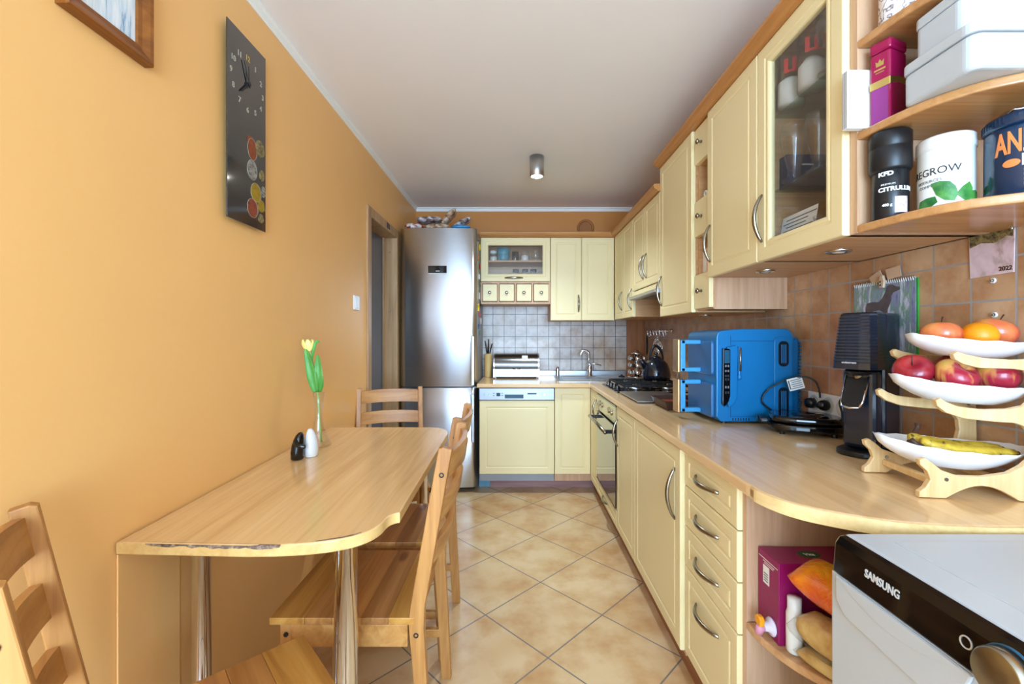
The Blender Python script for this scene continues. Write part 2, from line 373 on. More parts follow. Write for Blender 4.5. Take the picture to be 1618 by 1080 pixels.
# ------------------------------------------------------------------ mesh builder
class MB:
    def __init__(self, *mats):
        self.bm = bmesh.new()
        self.mats = list(mats)
    def mi(self, m):
        if m is None:
            return 0
        if isinstance(m, int):
            return m
        if m not in self.mats:
            self.mats.append(m)
        return self.mats.index(m)
    def add(self, tb, mat=None, smooth=False):
        i = self.mi(mat)
        bmesh.ops.recalc_face_normals(tb, faces=tb.faces)
        for f in tb.faces:
            f.material_index = i
            f.smooth = smooth
        me = bpy.data.meshes.new('tmp')
        tb.to_mesh(me)
        tb.free()
        self.bm.from_mesh(me)
        bpy.data.meshes.remove(me)
        return self
    def box(self, x0, x1, y0, y1, z0, z1, mat=None, bev=0.0, seg=2, M4=None):
        tb = bmesh.new()
        bmesh.ops.create_cube(tb, size=1.0)
        for v in tb.verts:
            v.co = V(((x0 + x1) / 2 + v.co.x * (x1 - x0), (y0 + y1) / 2 + v.co.y * (y1 - y0), (z0 + z1) / 2 + v.co.z * (z1 - z0)))
        if bev > 0:
            bmesh.ops.bevel(tb, geom=list(tb.edges), offset=bev, segments=seg, affect='EDGES', profile=0.5)
        if M4:
            bmesh.ops.transform(tb, matrix=M4, verts=tb.verts)
        return self.add(tb, mat, smooth=False)
    def prism(self, poly, w0, w1, f=lambda u, v, w: (u, v, w), mat=None, bev=0.0, seg=2, side_mat=None, smooth=False):
        tb = bmesh.new()
        a = [tb.verts.new((u, v, w0)) for u, v in poly]
        b = [tb.verts.new((u, v, w1)) for u, v in poly]
        tb.faces.new(a)
        tb.faces.new(b)
        n = len(poly)
        sides = []
        for i in range(n):
            sides.append(tb.faces.new((a[i], a[(i + 1) % n], b[(i + 1) % n], b[i])))
        bmesh.ops.recalc_face_normals(tb, faces=tb.faces)
        tb.normal_update()
        if bev > 0:
            es = [e for e in tb.edges if abs(e.verts[0].co.z - e.verts[1].co.z) < 1e-6]
            bmesh.ops.bevel(tb, geom=es, offset=bev, segments=seg, affect='EDGES', profile=0.5, clamp_overlap=True)
        if side_mat is not None:
            tb.normal_update()
            si = self.mi(side_mat)
            mi0 = self.mi(mat)
            marks = [si if abs(fc.normal.z) < 0.9 else mi0 for fc in tb.faces]
        for v in tb.verts:
            v.co = V(f(*v.co))
        if side_mat is not None:
            bmesh.ops.recalc_face_normals(tb, faces=tb.faces)
            for fc, k in zip(tb.faces, marks):
                fc.material_index = k
            me = bpy.data.meshes.new('tmp')
            tb.to_mesh(me)
            tb.free()
            self.bm.from_mesh(me)
            bpy.data.meshes.remove(me)
            return self
        return self.add(tb, mat, smooth)
    def lathe(self, prof, c=(0, 0, 0), seg=28, mat=None, axis='z', closed=False, smooth=True, sx=1.0, sy=1.0):
        tb = bmesh.new()
        rings = []
        for r, z in prof:
            if r < 1e-6:
                rings.append([tb.verts.new((0, 0, z))])
            else:
                rings.append([tb.verts.new((r * sx * math.cos(2 * PI * k / seg), r * sy * math.sin(2 * PI * k / seg), z)) for k in range(seg)])
        prs = list(zip(rings, rings[1:]))
        if closed:
            prs.append((rings[-1], rings[0]))
        for A, B in prs:
            if len(A) == 1 and len(B) == 1:
                continue
            for k in range(seg):
                k2 = (k + 1) % seg
                if len(A) == 1:
                    tb.faces.new((A[0], B[k2], B[k]))
                elif len(B) == 1:
                    tb.faces.new((A[k], A[k2], B[0]))
                else:
                    tb.faces.new((A[k], A[k2], B[k2], B[k]))
        c = V(c)
        for v in tb.verts:
            p = v.co
            if axis == 'x':
                p = V((p.z, p.x, p.y))
            elif axis == 'y':
                p = V((p.x, p.z, p.y))
            v.co = p + c
        return self.add(tb, mat, smooth)
    def cyl(self, c, r, h, axis='z', mat=None, seg=24, r2=None, bev=0.0):
        r2 = r if r2 is None else r2
        if bev > 0:
            prof = [(0, 0), (r - bev, 0), (r, bev), (r2, h - bev), (r2 - bev, h), (0, h)]
        else:
            prof = [(0, 0), (r, 0), (r, 0), (r2, h), (r2, h), (0, h)]
            tb = bmesh.new()
        self.lathe(prof if bev > 0 else [(0, 0), (r, 0), (r2, h), (0, h)], c, seg, mat, axis, smooth=False)
        return self
    def tube(self, pts, r, seg=8, mat=None, closed=False, flat=1.0, up=None):
        pts = [V(p) for p in pts]
        n = len(pts)
        rs = r if isinstance(r, (list, tuple)) else [r] * n
        tb = bmesh.new()
        rings = []
        prev = None
        for i in range(n):
            if closed:
                t = (pts[(i + 1) % n] - pts[i - 1]).normalized()
            else:
                t = (pts[min(i + 1, n - 1)] - pts[max(i - 1, 0)]).normalized()
            if prev is None:
                a = V(up) if up else (V((0, 0, 1)) if abs(t.z) < 0.9 else V((1, 0, 0)))
                a = (a - t * a.dot(t)).normalized()
            else:
                a = (prev - t * prev.dot(t))
                a = a.normalized() if a.length > 1e-6 else prev
            prev = a
            b = t.cross(a)
            rings.append([tb.verts.new(pts[i] + (a * math.cos(2 * PI * k / seg) * flat + b * math.sin(2 * PI * k / seg)) * rs[i]) for k in range(seg)])
        prs = list(zip(rings, rings[1:]))
        if closed:
            prs.append((rings[-1], rings[0]))
        for A, B in prs:
            for k in range(seg):
                tb.faces.new((A[k], A[(k + 1) % seg], B[(k + 1) % seg], B[k]))
        if not closed:
            tb.faces.new(rings[0][::-1])
            tb.faces.new(rings[-1])
        return self.add(tb, mat, True)
    def ball(self, c, r, mat=None, u=20, v=12, fn=None, M4=None):
        tb = bmesh.new()
        bmesh.ops.create_uvsphere(tb, u_segments=u, v_segments=v, radius=1.0)
        r = (r, r, r) if not isinstance(r, (tuple, list)) else r
        for q in tb.verts:
            p = q.co.copy()
            if fn:
                p = V(fn(p))
            p = V((p.x * r[0], p.y * r[1], p.z * r[2]))
            if M4:
                p = M4 @ p
            q.co = p + V(c)
        return self.add(tb, mat, True)
    def quad(self, pts, mat=None):
        tb = bmesh.new()
        tb.faces.new([tb.verts.new(p) for p in pts])
        i = self.mi(mat)
        for f in tb.faces:
            f.material_index = i
        me = bpy.data.meshes.new('tmp')
        tb.to_mesh(me)
        tb.free()
        self.bm.from_mesh(me)
        bpy.data.meshes.remove(me)
        return self
    def loops(self, o, eu, ev, en, w, h, lp, mat=None, ring=False):
        """nested rectangles (inset, height) bridged into a panelled front"""
        tb = bmesh.new()
        o, eu, ev, en = V(o), V(eu), V(ev), V(en)
        R = []
        for ins, d in lp:
            R.append([tb.verts.new(o + eu * a + ev * b + en * d) for a, b in ((ins, ins), (w - ins, ins), (w - ins, h - ins), (ins, h - ins))])
        prs = list(zip(R, R[1:]))
        if ring:
            prs.append((R[-1], R[0]))
        for A, B in prs:
            for k in range(4):
                tb.faces.new((A[k], A[(k + 1) % 4], B[(k + 1) % 4], B[k]))
        if not ring:
            tb.faces.new(R[0])
            tb.faces.new(R[-1])
        return self.add(tb, mat, False)
    def text(self, s, size, M4=None, mat=None, depth=0.0004, wrap=None, bold=0.0, sx=1.0, align='CENTER', shear=0.0):
        cu = bpy.data.curves.new('t', 'FONT')
        cu.body = s
        cu.size = size
        cu.extrude = depth
        cu.offset = bold
        cu.shear = shear
        cu.align_x = align
        cu.align_y = 'CENTER'
        cu.resolution_u = 3
        ob = bpy.data.objects.new('t', cu)
        COL.objects.link(ob)
        dg = bpy.context.evaluated_depsgraph_get()
        me = bpy.data.meshes.new_from_object(ob.evaluated_get(dg))
        tb = bmesh.new()
        tb.from_mesh(me)
        bpy.data.objects.remove(ob)
        bpy.data.curves.remove(cu)
        bpy.data.meshes.remove(me)
        for v in tb.verts:
            v.co.x *= sx
            if wrap:
                c, r, a0, z0 = wrap
                a = a0 + v.co.x / r
                v.co = V((c[0] + (r + v.co.z) * math.cos(a), c[1] + (r + v.co.z) * math.sin(a), z0 + v.co.y))
        if not wrap:
            bmesh.ops.transform(tb, matrix=M4, verts=tb.verts)
        return self.add(tb, mat, False)

def smooth_pts(P_, n=5):
    P_ = [V(p) for p in P_]
    out = []
    for i in range(len(P_) - 1):
        p0, p1, p2, p3 = P_[max(i - 1, 0)], P_[i], P_[i + 1], P_[min(i + 2, len(P_) - 1)]
        for k in range(n):
            q = k / n
            out.append(.5 * ((2 * p1) + (p2 - p0) * q + (2 * p0 - 5 * p1 + 4 * p2 - p3) * q * q + (3 * p1 - p0 - 3 * p2 + p3) * q ** 3))
    out.append(P_[-1])
    return out

def smooth2(P_, n=4):
    return [(p.x, p.y) for p in smooth_pts([(a, b, 0) for a, b in P_], n)]

ORIG = {}
def finish(name, mb, off=V((0, 0, 0))):
    me = bpy.data.meshes.new(name)
    for v in mb.bm.verts:
        v.co -= off
    mb.bm.to_mesh(me)
    mb.bm.free()
    for m in mb.mats:
        me.materials.append(m)
    o = bpy.data.objects.new(name, me)
    COL.objects.link(o)
    return o
def thing(name, label, cat, loc=(0, 0, 0), rotz=0.0, group=None, local=False):
    o = bpy.data.objects.new(name, None)
    o.empty_display_size = 0.05
    COL.objects.link(o)
    o.location = loc
    o.rotation_euler = (0, 0, rotz)
    tag(o, label, cat, group)
    ORIG[o.name] = V((0, 0, 0)) if local else V(loc)
    return o
def tag(o, label, cat, group=None):
    o['label'] = label
    o['category'] = cat
    if group:
        o['group'] = group
    return o
def part(name, mb, parent, label=None):
    off = ORIG[parent.name]
    o = finish(name, mb, off)
    o.parent = parent
    ORIG[o.name] = off
    if label:
        o['label'] = label
    return o
def solo(name, mb, label, cat, loc, group=None):
    o = finish(name, mb, V(loc))
    o.location = loc
    ORIG[o.name] = V(loc)
    return tag(o, label, cat, group)
def struct(name, mb, parent=None):
    o = finish(name, mb)
    o['kind'] = 'structure'
    if parent:
        o.parent = parent
    ORIG[o.name] = V((0, 0, 0))
    return o
def dup(root, loc, rotz, label):
    r = root.copy()
    COL.objects.link(r)
    r.location = loc
    r.rotation_euler = (0, 0, rotz)
    r['label'] = label
    for ch in list(root.children):
        c = ch.copy()
        COL.objects.link(c)
        c.parent = r
        for g in ch.children:
            d = g.copy()
            COL.objects.link(d)
            d.parent = c
    return r
def frame(o, u, v, n):
    u, v, n, o = V(u), V(v), V(n), V(o)
    return Matrix(((u.x, v.x, n.x, o.x), (u.y, v.y, n.y, o.y), (u.z, v.z, n.z, o.z), (0, 0, 0, 1)))
ZV = V((0, 0, 1))
RIGHT = dict(eu=(0, -1, 0), ev=(0, 0, 1), en=(-1, 0, 0))   # fronts on the right-hand run look towards -x
BACK = dict(eu=(1, 0, 0), ev=(0, 0, 1), en=(0, -1, 0))     # fronts on the back run look towards -y
T = 0.02
def door_lp(ins):
    return [(0.0, -T), (0.0, -0.004), (0.0015, -0.001), (0.004, 0.0), (ins, 0.0), (ins + 0.003, -0.003), (ins + 0.008, -0.0035), (ins + 0.012, -0.0005), (ins + 0.016, 0.0)]
def glass_lp(ins, op):
    return [(0.0, -T), (0.0, -0.004), (0.0015, -0.001), (0.004, 0.0), (ins, 0.0), (ins + 0.003, -0.003), (ins + 0.008, -0.0035), (ins + 0.011, -0.001), (op - 0.008, -0.001), (op - 0.002, -0.004), (op, -0.008), (op, -T)]
def front_r(x, y_far, y_near, z0, z1, ins=0.045, lp=None, ring=False):
    mb = MB(M['yellow'])
    return mb.loops((x, y_far, z0), w=y_far - y_near, h=z1 - z0, lp=lp or door_lp(ins), ring=ring, **RIGHT)
def front_b(y, x0, x1, z0, z1, ins=0.045, lp=None, ring=False):
    mb = MB(M['yellow'])
    return mb.loops((x0, y, z0), w=x1 - x0, h=z1 - z0, lp=lp or door_lp(ins), ring=ring, **BACK)
def bow(p0, p1, n, bulge=0.028, r=0.0062):
    p0, p1, n = V(p0), V(p1), V(n).normalized()
    mb = MB(M['satin'])
    N = 16
    pts, rs = [], []
    for i in range(N + 1):
        t = i / N
        pts.append(p0.lerp(p1, t) + n * (bulge * math.sin(PI * t) ** 0.75 - 0.001))
        rs.append(r * (0.72 + 0.4 * math.sin(PI * t)))
    d = (p1 - p0).normalized()
    return mb.tube(pts, rs, 8, up=d.cross(n), flat=1.25)
def knob(c, n, r=0.012, l=0.024):
    mb = MB(M['satin'])
    ax = 'x' if abs(n[0]) > 0.5 else 'y'
    s = n[0] if ax == 'x' else n[1]
    prof = [(0, 0), (r * 0.55, 0), (r * 0.4, l * 0.3), (r * 0.45, l * 0.5), (r, l * 0.68), (r * 0.95, l * 0.88), (r * 0.5, l), (0, l)]
    return mb.lathe([(a, b * s) for a, b in prof], c, 16, axis=ax)

def wrap_poly(mb, poly, c, r, a0, z0, m=None):
    tb = bmesh.new()
    vs = [tb.verts.new((u, v, 0)) for u, v in poly]
    f = tb.faces.new(vs)
    bmesh.ops.triangulate(tb, faces=[f])
    bmesh.ops.subdivide_edges(tb, edges=list(tb.edges), cuts=3, use_grid_fill=True)
    for v in tb.verts:
        a = a0 + v.co.x / r
        v.co = V((c[0] + r * math.cos(a), c[1] + r * math.sin(a), z0 + v.co.y))
    return mb.add(tb, m, False)

# ================================================================== THE ROOM
struct('floor', MB(M['floor']).box(XL - 0.3, XR + 0.1, YF - 0.1, YB + 0.1, -0.05, 0.0))
struct('ceiling', MB(M['ceiling']).box(XL - 0.3, XR + 0.1, YF - 0.1, YB + 0.1, ZC, ZC + 0.05))
D0, D1, DZ = 2.785, 3.415, 2.0             # clear door opening in the left wall
wl = MB(M['orange'])
wl.box(XL - 0.12, XL, -0.6, D0, 0, ZC).box(XL - 0.12, XL, D1, YB + 0.1, 0, ZC).box(XL - 0.12, XL, D0, D1, DZ, ZC)
struct('wall_left', wl)
struct('wall_left_rear', MB(M['white']).box(XL - 0.12, XL, YF - 0.1, -0.6, 0, ZC))
M['orange_deep'] = plain('deep_orange_back_wall', (200, 130, 58), 0.5, var=0.03, nscale=1.4)  # one even orange for the back wall, darker than the side walls
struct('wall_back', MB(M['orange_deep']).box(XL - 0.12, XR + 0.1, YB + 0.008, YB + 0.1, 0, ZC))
struct('wall_right', MB(M['orange']).box(XR + 0.008, XR + 0.1, -0.2, YB + 0.1, 0, ZC))
struct('wall_right_rear', MB(M['white']).box(XR + 0.008, XR + 0.1, YF - 0.1, -0.2, 0, ZC))
W0, W1, WZ0, WZ1 = -0.80, 1.02, 0.30, 2.30   # window behind the photographer
wf = MB(M['white'])
wf.box(XL - 0.12, W0, YF - 0.1, YF, 0, ZC).box(W1, XR + 0.1, YF - 0.1, YF, 0, ZC).box(W0, W1, YF - 0.1, YF, 0, WZ0).box(W0, W1, YF - 0.1, YF, WZ1, ZC)
struct('wall_front', wf)
win = MB(M['white'])
for x0, x1 in ((W0, W0 + 0.06), (0.08, 0.14), (W1 - 0.06, W1)):
    win.box(x0, x1, YF - 0.07, YF - 0.02, WZ0, WZ1, bev=0.006)
win.box(W0, W1, YF - 0.07, YF - 0.02, WZ0, WZ0 + 0.06, bev=0.006).box(W0, W1, YF - 0.07, YF - 0.02, WZ1 - 0.06, WZ1, bev=0.006)
struct('window_1', win)
struct('wall_back_tiling', MB(M['tile_back']).box(XL + 0.6, 1.031, YB - 0.001, YB + 0.0079, 0.82, 1.56))
struct('wall_right_tiling', MB(M['tile_right']).box(XR, XR + 0.0079, -0.2, YB - 0.001, 0.82, 1.52))
struct('wall_corner_panel', MB(wood('corner_wood_panel', (150, 92, 52), (172, 110, 66), (188, 128, 82), 'z', 0.4)).box(1.031, XR - 0.0005, YB - 0.012, YB - 0.0015, 0.86, 1.37))
def cove(mb, f, a, b):
    prof = [(0, 0), (0.03, 0), (0.03, -0.006), (0.018, -0.012), (0.012, -0.03), (0.006, -0.036), (0, -0.036)]
    return mb.prism(prof, a, b, f)
struct('trim_1', cove(MB(M['white']), lambda u, v, w: (XL + u * 0.5, w, ZC + v), YF, YB))
struct('trim_2', cove(MB(M['white']), lambda u, v, w: (w, YB + 0.008 - u * 0.7, ZC + v), XL, XR))
# door in the left wall
fr = MB(M['oak'])
cw = 0.05
fr.box(XL - 0.125, XL + 0.014, D0 - cw, D0 + 0.012, 0, DZ + cw, bev=0.003)
fr.box(XL - 0.125, XL + 0.014, D1 - 0.012, D1 + cw, 0, DZ + cw, bev=0.003)
fr.box(XL - 0.125, XL + 0.0135, D0 + 0.0125, D1 - 0.0125, DZ - 0.012, DZ + cw, bev=0.003)
fr.box(XL - 0.098, XL - 0.083, D1 - 0.03, D1 - 0.011, 0, DZ)
d1 = struct('door_1', fr)
lf = MB(M['door_leaf']).box(XL - 0.123, XL - 0.10, D0 + 0.014, D1 - 0.014, 0.005, DZ - 0.014, bev=0.002)
struct('door_leaf', lf, d1)
struct('door_catch', MB(M['black']).box(XL - 0.05, XL + 0.0165, 3.13, 3.20, DZ + 0.004, DZ + 0.042, bev=0.002), d1)
for i, z in enumerate((1.88, 1.42)):
    struct('hinge_screw', MB(M['satin']).cyl((XL - 0.045, D1 - 0.0155, z), 0.005, 0.004, 'y', seg=12), d1)

# ================================================================== CAMERA / LIGHT
cam = bpy.data.cameras.new('camera')
cam.sensor_width = 36.0
cam.lens = 690.0 / 1618.0 * 36.0
cam.shift_x = -7.0 / 1618.0
cam.shift_y = -8.0 / 1618.0
cam.clip_start = 0.01
co = bpy.data.objects.new('camera', cam)
COL.objects.link(co)
co.location = (0, 0, H)
co.rotation_euler = (PI / 2, 0, 0)
SC.camera = co
def area(name, loc, rot, sx, sy, e, c):
    l = bpy.data.lights.new(name, 'AREA')
    l.shape = 'RECTANGLE'
    l.size, l.size_y = sx, sy
    l.energy = e
    l.color = c
    o = bpy.data.objects.new(name, l)
    COL.objects.link(o)
    o.location = loc
    o.rotation_euler = rot
    return o
area('window_daylight', (0.11, YF - 0.30, 1.30), (PI / 2 + 0.22, 0, 0), 1.8, 1.98, 190.0, (0.46, 0.71, 1.0))
w = bpy.data.worlds.new('world')
SC.world = w
w.use_nodes = True
w.node_tree.nodes['Background'].inputs['Color'].default_value = (0.75, 0.85, 1.0, 1)
w.node_tree.nodes['Background'].inputs['Strength'].default_value = 1.0
SC.view_settings.view_transform = 'Standard'
SC.view_settings.look = 'None'
SC.view_settings.gamma = 1.0
SC.view_settings.exposure = 0.52
SC.cycles.max_bounces = 10
SC.cycles.diffuse_bounces = 6
SC.cycles.glossy_bounces = 5
SC.cycles.transparent_max_bounces = 16
SC.cycles.transmission_bounces = 8
SC.cycles.caustics_reflective = False
SC.cycles.caustics_refractive = False
SC.cycles.sample_clamp_indirect = 6.0

# ================================================================== WALL CABINETS, BACK WALL
Yb = 3.75
U = 0.001
g = 'yellow wall cabinets'
t = thing('wall_cabinet', 'yellow flap-door wall cabinet with a glass pane above four little drawers', 'cabinet', (-0.014, 3.92, 1.69), group=g)
mb = MB(M['beech'])
x0, x1, z0, z1 = -0.309, 0.291, 1.694, 2.075
for b in ((x0, x0 + .016, Yb + T + U, YB - .002, z0, z1), (x1 - .016, x1, Yb + T + U, YB - .002, z0, z1), (x0, x1, Yb + T + U, YB - .002, z0, z0 + .016),
          (x0, x1, Yb + T + U, YB - .002, z1 - .016, z1), (x0, x1, YB - .012, YB - .002, z0, z1)):
    mb.box(*b)
part('body', mb, t)
part('inner_shelf', MB(M['beech']).box(x0 + .017, x1 - .017, Yb + .05, YB - .014, 1.872, 1.886), t)
dr = part('door', front_b(Yb, x0 + .001, x1 - .001, z0 + .003, z1 - .002, lp=glass_lp(.035, .066), ring=True), t)
part('glass_pane', MB(M['pane']).box(x0 + .062, x1 - .062, Yb + .011, Yb + .015, z0 + .064, z1 - .064), dr)
part('handle', bow((-0.10, Yb, 1.727), (0.055, Yb, 1.727), (0, -1, 0), .022), dr)

t = thing('drawer_unit', 'shallow beech unit of four small yellow spice drawers above the bread bin', 'drawer unit', (-0.014, 3.92, 1.50))
mb = MB(M['beech'])
z0, z1 = 1.503, 1.6925
mb = MB(M['beech_z'])
for b in ((x0, x1, Yb + .004, YB - .002, z0, z0 + .018), (x0, x1, Yb + .004, YB - .002, z1 - .014, z1), (x0, x1, YB - .014, YB - .002, z0, z1)):
    mb.box(*b)
for xc in (x0 + .008, -0.157, -0.0095, 0.138, x1 - .008):
    mb.box(xc - .008, xc + .008, Yb + .004, YB - .002, z0 + .018, z1 - .014)
part('body', mb, t)
for a, b in ((-.289, -.167), (-.145, -.021), (.003, .127), (.151, .275)):
    d = part('drawer', MB(M['yellow']).box(a, b, Yb - .004, Yb + .2, 1.527, 1.672, bev=.003), t)
    part('knob', knob(((a + b) / 2, Yb - .004, 1.60), (0, -1, 0), .014, .022), d)

t = thing('wall_cabinet', 'plain yellow two-door wall cabinet above the sink', 'cabinet', (0.57, 3.92, 1.36), group=g)
x0, x1, z0, z1 = 0.293, 0.838, 1.362, 2.075
part('body', MB(M['beech']).box(x0, x1, Yb + T + U, YB - .002, z0, z1), t)
d = part('door', front_b(Yb, x0 + .001, .558, z0, z1 - .002), t)
part('handle', bow((.533, Yb, 1.435), (.533, Yb, 1.58), (0, -1, 0), .024), d)
part('door', front_b(Yb, .561, x1 + .001, z0, z1 - .002), t)

# lower cornice
crown_prof = [(0.0, 0.0), (0.012, 0.0), (0.016, 0.008), (0.030, 0.014), (0.036, 0.026), (0.036, 0.038), (0.030, 0.042), (-0.03, 0.042), (-0.03, 0.0)]
t = thing('cabinet_cornice', 'lower wooden cornice along the back wall cabinets and round the corner', 'cornice', (0.3, 3.75, 2.076), group='wooden cornices on the cabinets')
mb = MB(M['crown_x']).prism(crown_prof, -0.309, 0.83, lambda u, v, w: (w, Yb - u, 2.076 + v))
part('back_run', mb, t)
XU = 0.84
mb = MB(M['crown']).prism(crown_prof, 2.56, 3.752, lambda u, v, w: (XU - u, w, 2.076 + v))
part('side_run', mb, t)
t = thing('cabinet_cornice', 'upper wooden cornice on the taller cabinets near the ceiling', 'cornice', (0.84, 1.8, 2.207), group='wooden cornices on the cabinets')
part('side_run', MB(M['crown']).prism(crown_prof, 1.09, 2.565, lambda u, v, w: (XU - u, w, 2.207 + v)), t)
part('end_return', MB(M['crown_x']).prism(crown_prof, XU + .03, XR - .002, lambda u, v, w: (w, 1.122 - u, 2.207 + v)), t)

# ================================================================== WALL CABINETS, RIGHT WALL
def cab_r(label, y_far, y_near, z0, z1, hollow=False, group=g):
    t = thing('wall_cabinet', label, 'cabinet', (1.03, (y_far + y_near) / 2, z0), group=group)
    xa, xb = XU + T + U, XR - .002
    mb = MB(M['beech'])
    if not hollow:
        mb.box(xa, xb, y_near + .001, y_far - .001, z0, z1)
    else:
        for b in ((xa, xb, y_near, y_near + .016, z0, z1), (xa, xb, y_far - .016, y_far, z0, z1), (xa, xb, y_near, y_far, z0, z0 + .016),
                  (xa, xb, y_near, y_far, z1 - .016, z1), (xb - .01, xb, y_near, y_far, z0, z1)):
            mb.box(*b)
    part('body', mb, t)
    return t
N_ = (-1, 0, 0)
t = cab_r('yellow two-door wall cabinet in the corner beyond the cooker hood', 3.748, 3.152, 1.366, 2.075)
d = part('door', front_r(XU, 3.732, 3.445, 1.366, 2.073, ins=.04), t)
part('handle', bow((XU, 3.475, 1.43), (XU, 3.475, 1.58), N_), d)
d = part('door', front_r(XU, 3.442, 3.153, 1.366, 2.073, ins=.04), t)
part('handle', bow((XU, 3.185, 1.42), (XU, 3.185, 1.57), N_), d)
t = cab_r('short yellow two-door wall cabinet above the cooker hood', 3.150, 2.562, 1.545, 2.075)
d = part('door', front_r(XU, 3.149, 2.858, 1.548, 2.073, ins=.04), t)
part('handle', bow((XU, 2.89, 1.60), (XU, 2.89, 1.76), N_), d)
d = part('door', front_r(XU, 2.855, 2.563, 1.548, 2.073, ins=.04), t)
part('handle', bow((XU, 2.82, 1.60), (XU, 2.82, 1.76), N_), d)
t = cab_r('tall narrow yellow wall cabinet nearest the cooker hood, hanging lowest', 2.558, 2.094, 1.338, 2.207)
d = part('door', front_r(XU, 2.556, 2.096, 1.338, 2.205), t)
part('handle', bow((XU, 2.528, 1.40), (XU, 2.528, 1.57), N_), d)
t = cab_r('yellow wall cabinet with a plain door beside the glass-door cabinet', 1.924, 1.526, 1.481, 2.207)
d = part('door', front_r(XU, 1.923, 1.527, 1.481, 2.205), t)
part('handle', bow((XU, 1.895, 1.545), (XU, 1.895, 1.705), N_), d)
t = cab_r('yellow glass-door wall cabinet full of drinking glasses, next to the open shelves', 1.523, 1.123, 1.481, 2.207, True)
d = part('door', front_r(XU, 1.522, 1.124, 1.481, 2.205, lp=glass_lp(.042, .068), ring=True), t)
part('glass_pane', MB(M['pane']).box(XU + .011, XU + .015, 1.124 + .064, 1.522 - .064, 1.545, 2.141), d)
part('handle', bow((XU, 1.495, 1.545), (XU, 1.495, 1.705), N_), d)
for z in (1.717, 1.972):
    part('glass_shelf', MB(M['shelf_glass']).box(XU + .05, XR - .014, 1.141, 1.505, z, z + .006), t, 'clear glass shelf')

# narrow column of mini drawers and niches
t = thing('drawer_column', 'narrow column of three small yellow drawers and two open niches between wall cabinets', 'drawer unit', (1.03, 2.01, 1.345))
xa = XU + .03
ya, yb2 = 1.928, 2.090
mb = MB(M['beech'])
mb.box(xa, XR - .002, ya, ya + .014, 1.345, 2.205).box(xa, XR - .002, yb2 - .014, yb2, 1.345, 2.205).box(XR - .012, XR - .002, ya, yb2, 1.345, 2.205)
for z in (1.345, 1.506, 1.690, 1.853, 2.032, 2.191):
    mb.box(xa, XR - .013, ya + .014, yb2 - .014, z, z + .014)
part('body', mb, t)
for z0, z1 in ((1.352, 1.512), (1.694, 1.860), (2.036, 2.202)):
    d = part('drawer', MB(M['yellow']).box(xa - .018, xa + .2, ya + .002, yb2 - .002, z0, z1, bev=.003), t)
    part('knob', knob((xa - .018, 2.01, (z0 + z1) / 2), (-1, 0, 0), .013, .028), d)
part('side_panel', MB(M['beech_z']).box(XU + .034, XR - .001, ya - .002, ya, 1.343, 1.482), t)

# range hood
t = thing('range_hood', 'slim pull-out cooker hood with a silver visor under the short cabinet', 'range hood', (1.0, 2.86, 1.48))
part('body', MB(M['hood_dark']).box(XU + .04, XR - .003, 2.565, 3.148, 1.492, 1.544), t)
mb = MB(M['yellow']).prism([(0.848, 1.544), (0.868, 1.544), (0.868, 1.50), (0.838, 1.505)], 2.564, 3.149, lambda u, v, w: (u, w, v))
part('fascia', mb, t)
mb = MB(M['alu']).prism([(0.868, 1.503), (0.838, 1.5085), (0.822, 1.507), (0.812, 1.497), (0.814, 1.486), (0.826, 1.480), (0.868, 1.484)], 2.566, 3.147, lambda u, v, w: (u, w, v))
part('visor', mb, t)
part('filter', MB(M['steel_x']).box(.90, 1.15, 2.60, 3.11, 1.488, 1.4925), t)

# open corner shelves
def arc_pts(P, y_end):
    return P
front = [(0.857, 1.098), (0.862, 1.06), (0.872, 1.0), (0.888, 0.945), (0.915, 0.898), (0.955, 0.862), (1.01, 0.834), (1.08, 0.812), (XR - .001, 0.795)]
front = smooth2(front, 4)
t = thing('corner_shelf', 'open beech end shelf unit with three curved boards beside the glass-door cabinet', 'shelf unit', (1.03, 1.0, 1.48))
part('side_panel', MB(M['beech_z']).box(XU + .017, XR - .001, 1.0985, 1.1215, 1.481, 2.205), t)
for z in (1.481, 1.714, 1.944):
    mb = MB(M['shelf_wood']).prism(front + [(XR - .001, 1.098)], z, z + .020, mat=M['shelf_wood'], bev=.004)
    part('shelf_board', mb, t)

for k, (x, y, z, s) in enumerate(((0.978, 1.327, 1.4805, 'under the glass-door cabinet'), (0.982, 1.722, 1.4805, 'under the plain-door cabinet'), (1.02, 2.36, 1.3375, 'under the tall narrow cabinet'))):
    t = thing('downlight', 'round metal recessed downlight ' + s, 'lamp', (x, y, z), group='downlights under the wall cabinets')
    mb = MB(M['bezel']).lathe([(0.034, 0.0), (0.034, -0.004), (0.030, -0.006), (0.022, -0.005), (0.020, 0.0)], (x, y, z), 24, closed=False)
    part('bezel', mb, t)
    part('bulb', MB(M['bulb']).lathe([(0.0205, -0.001), (0.014, -0.0055), (0, -0.007)], (x, y, z), 20), t)

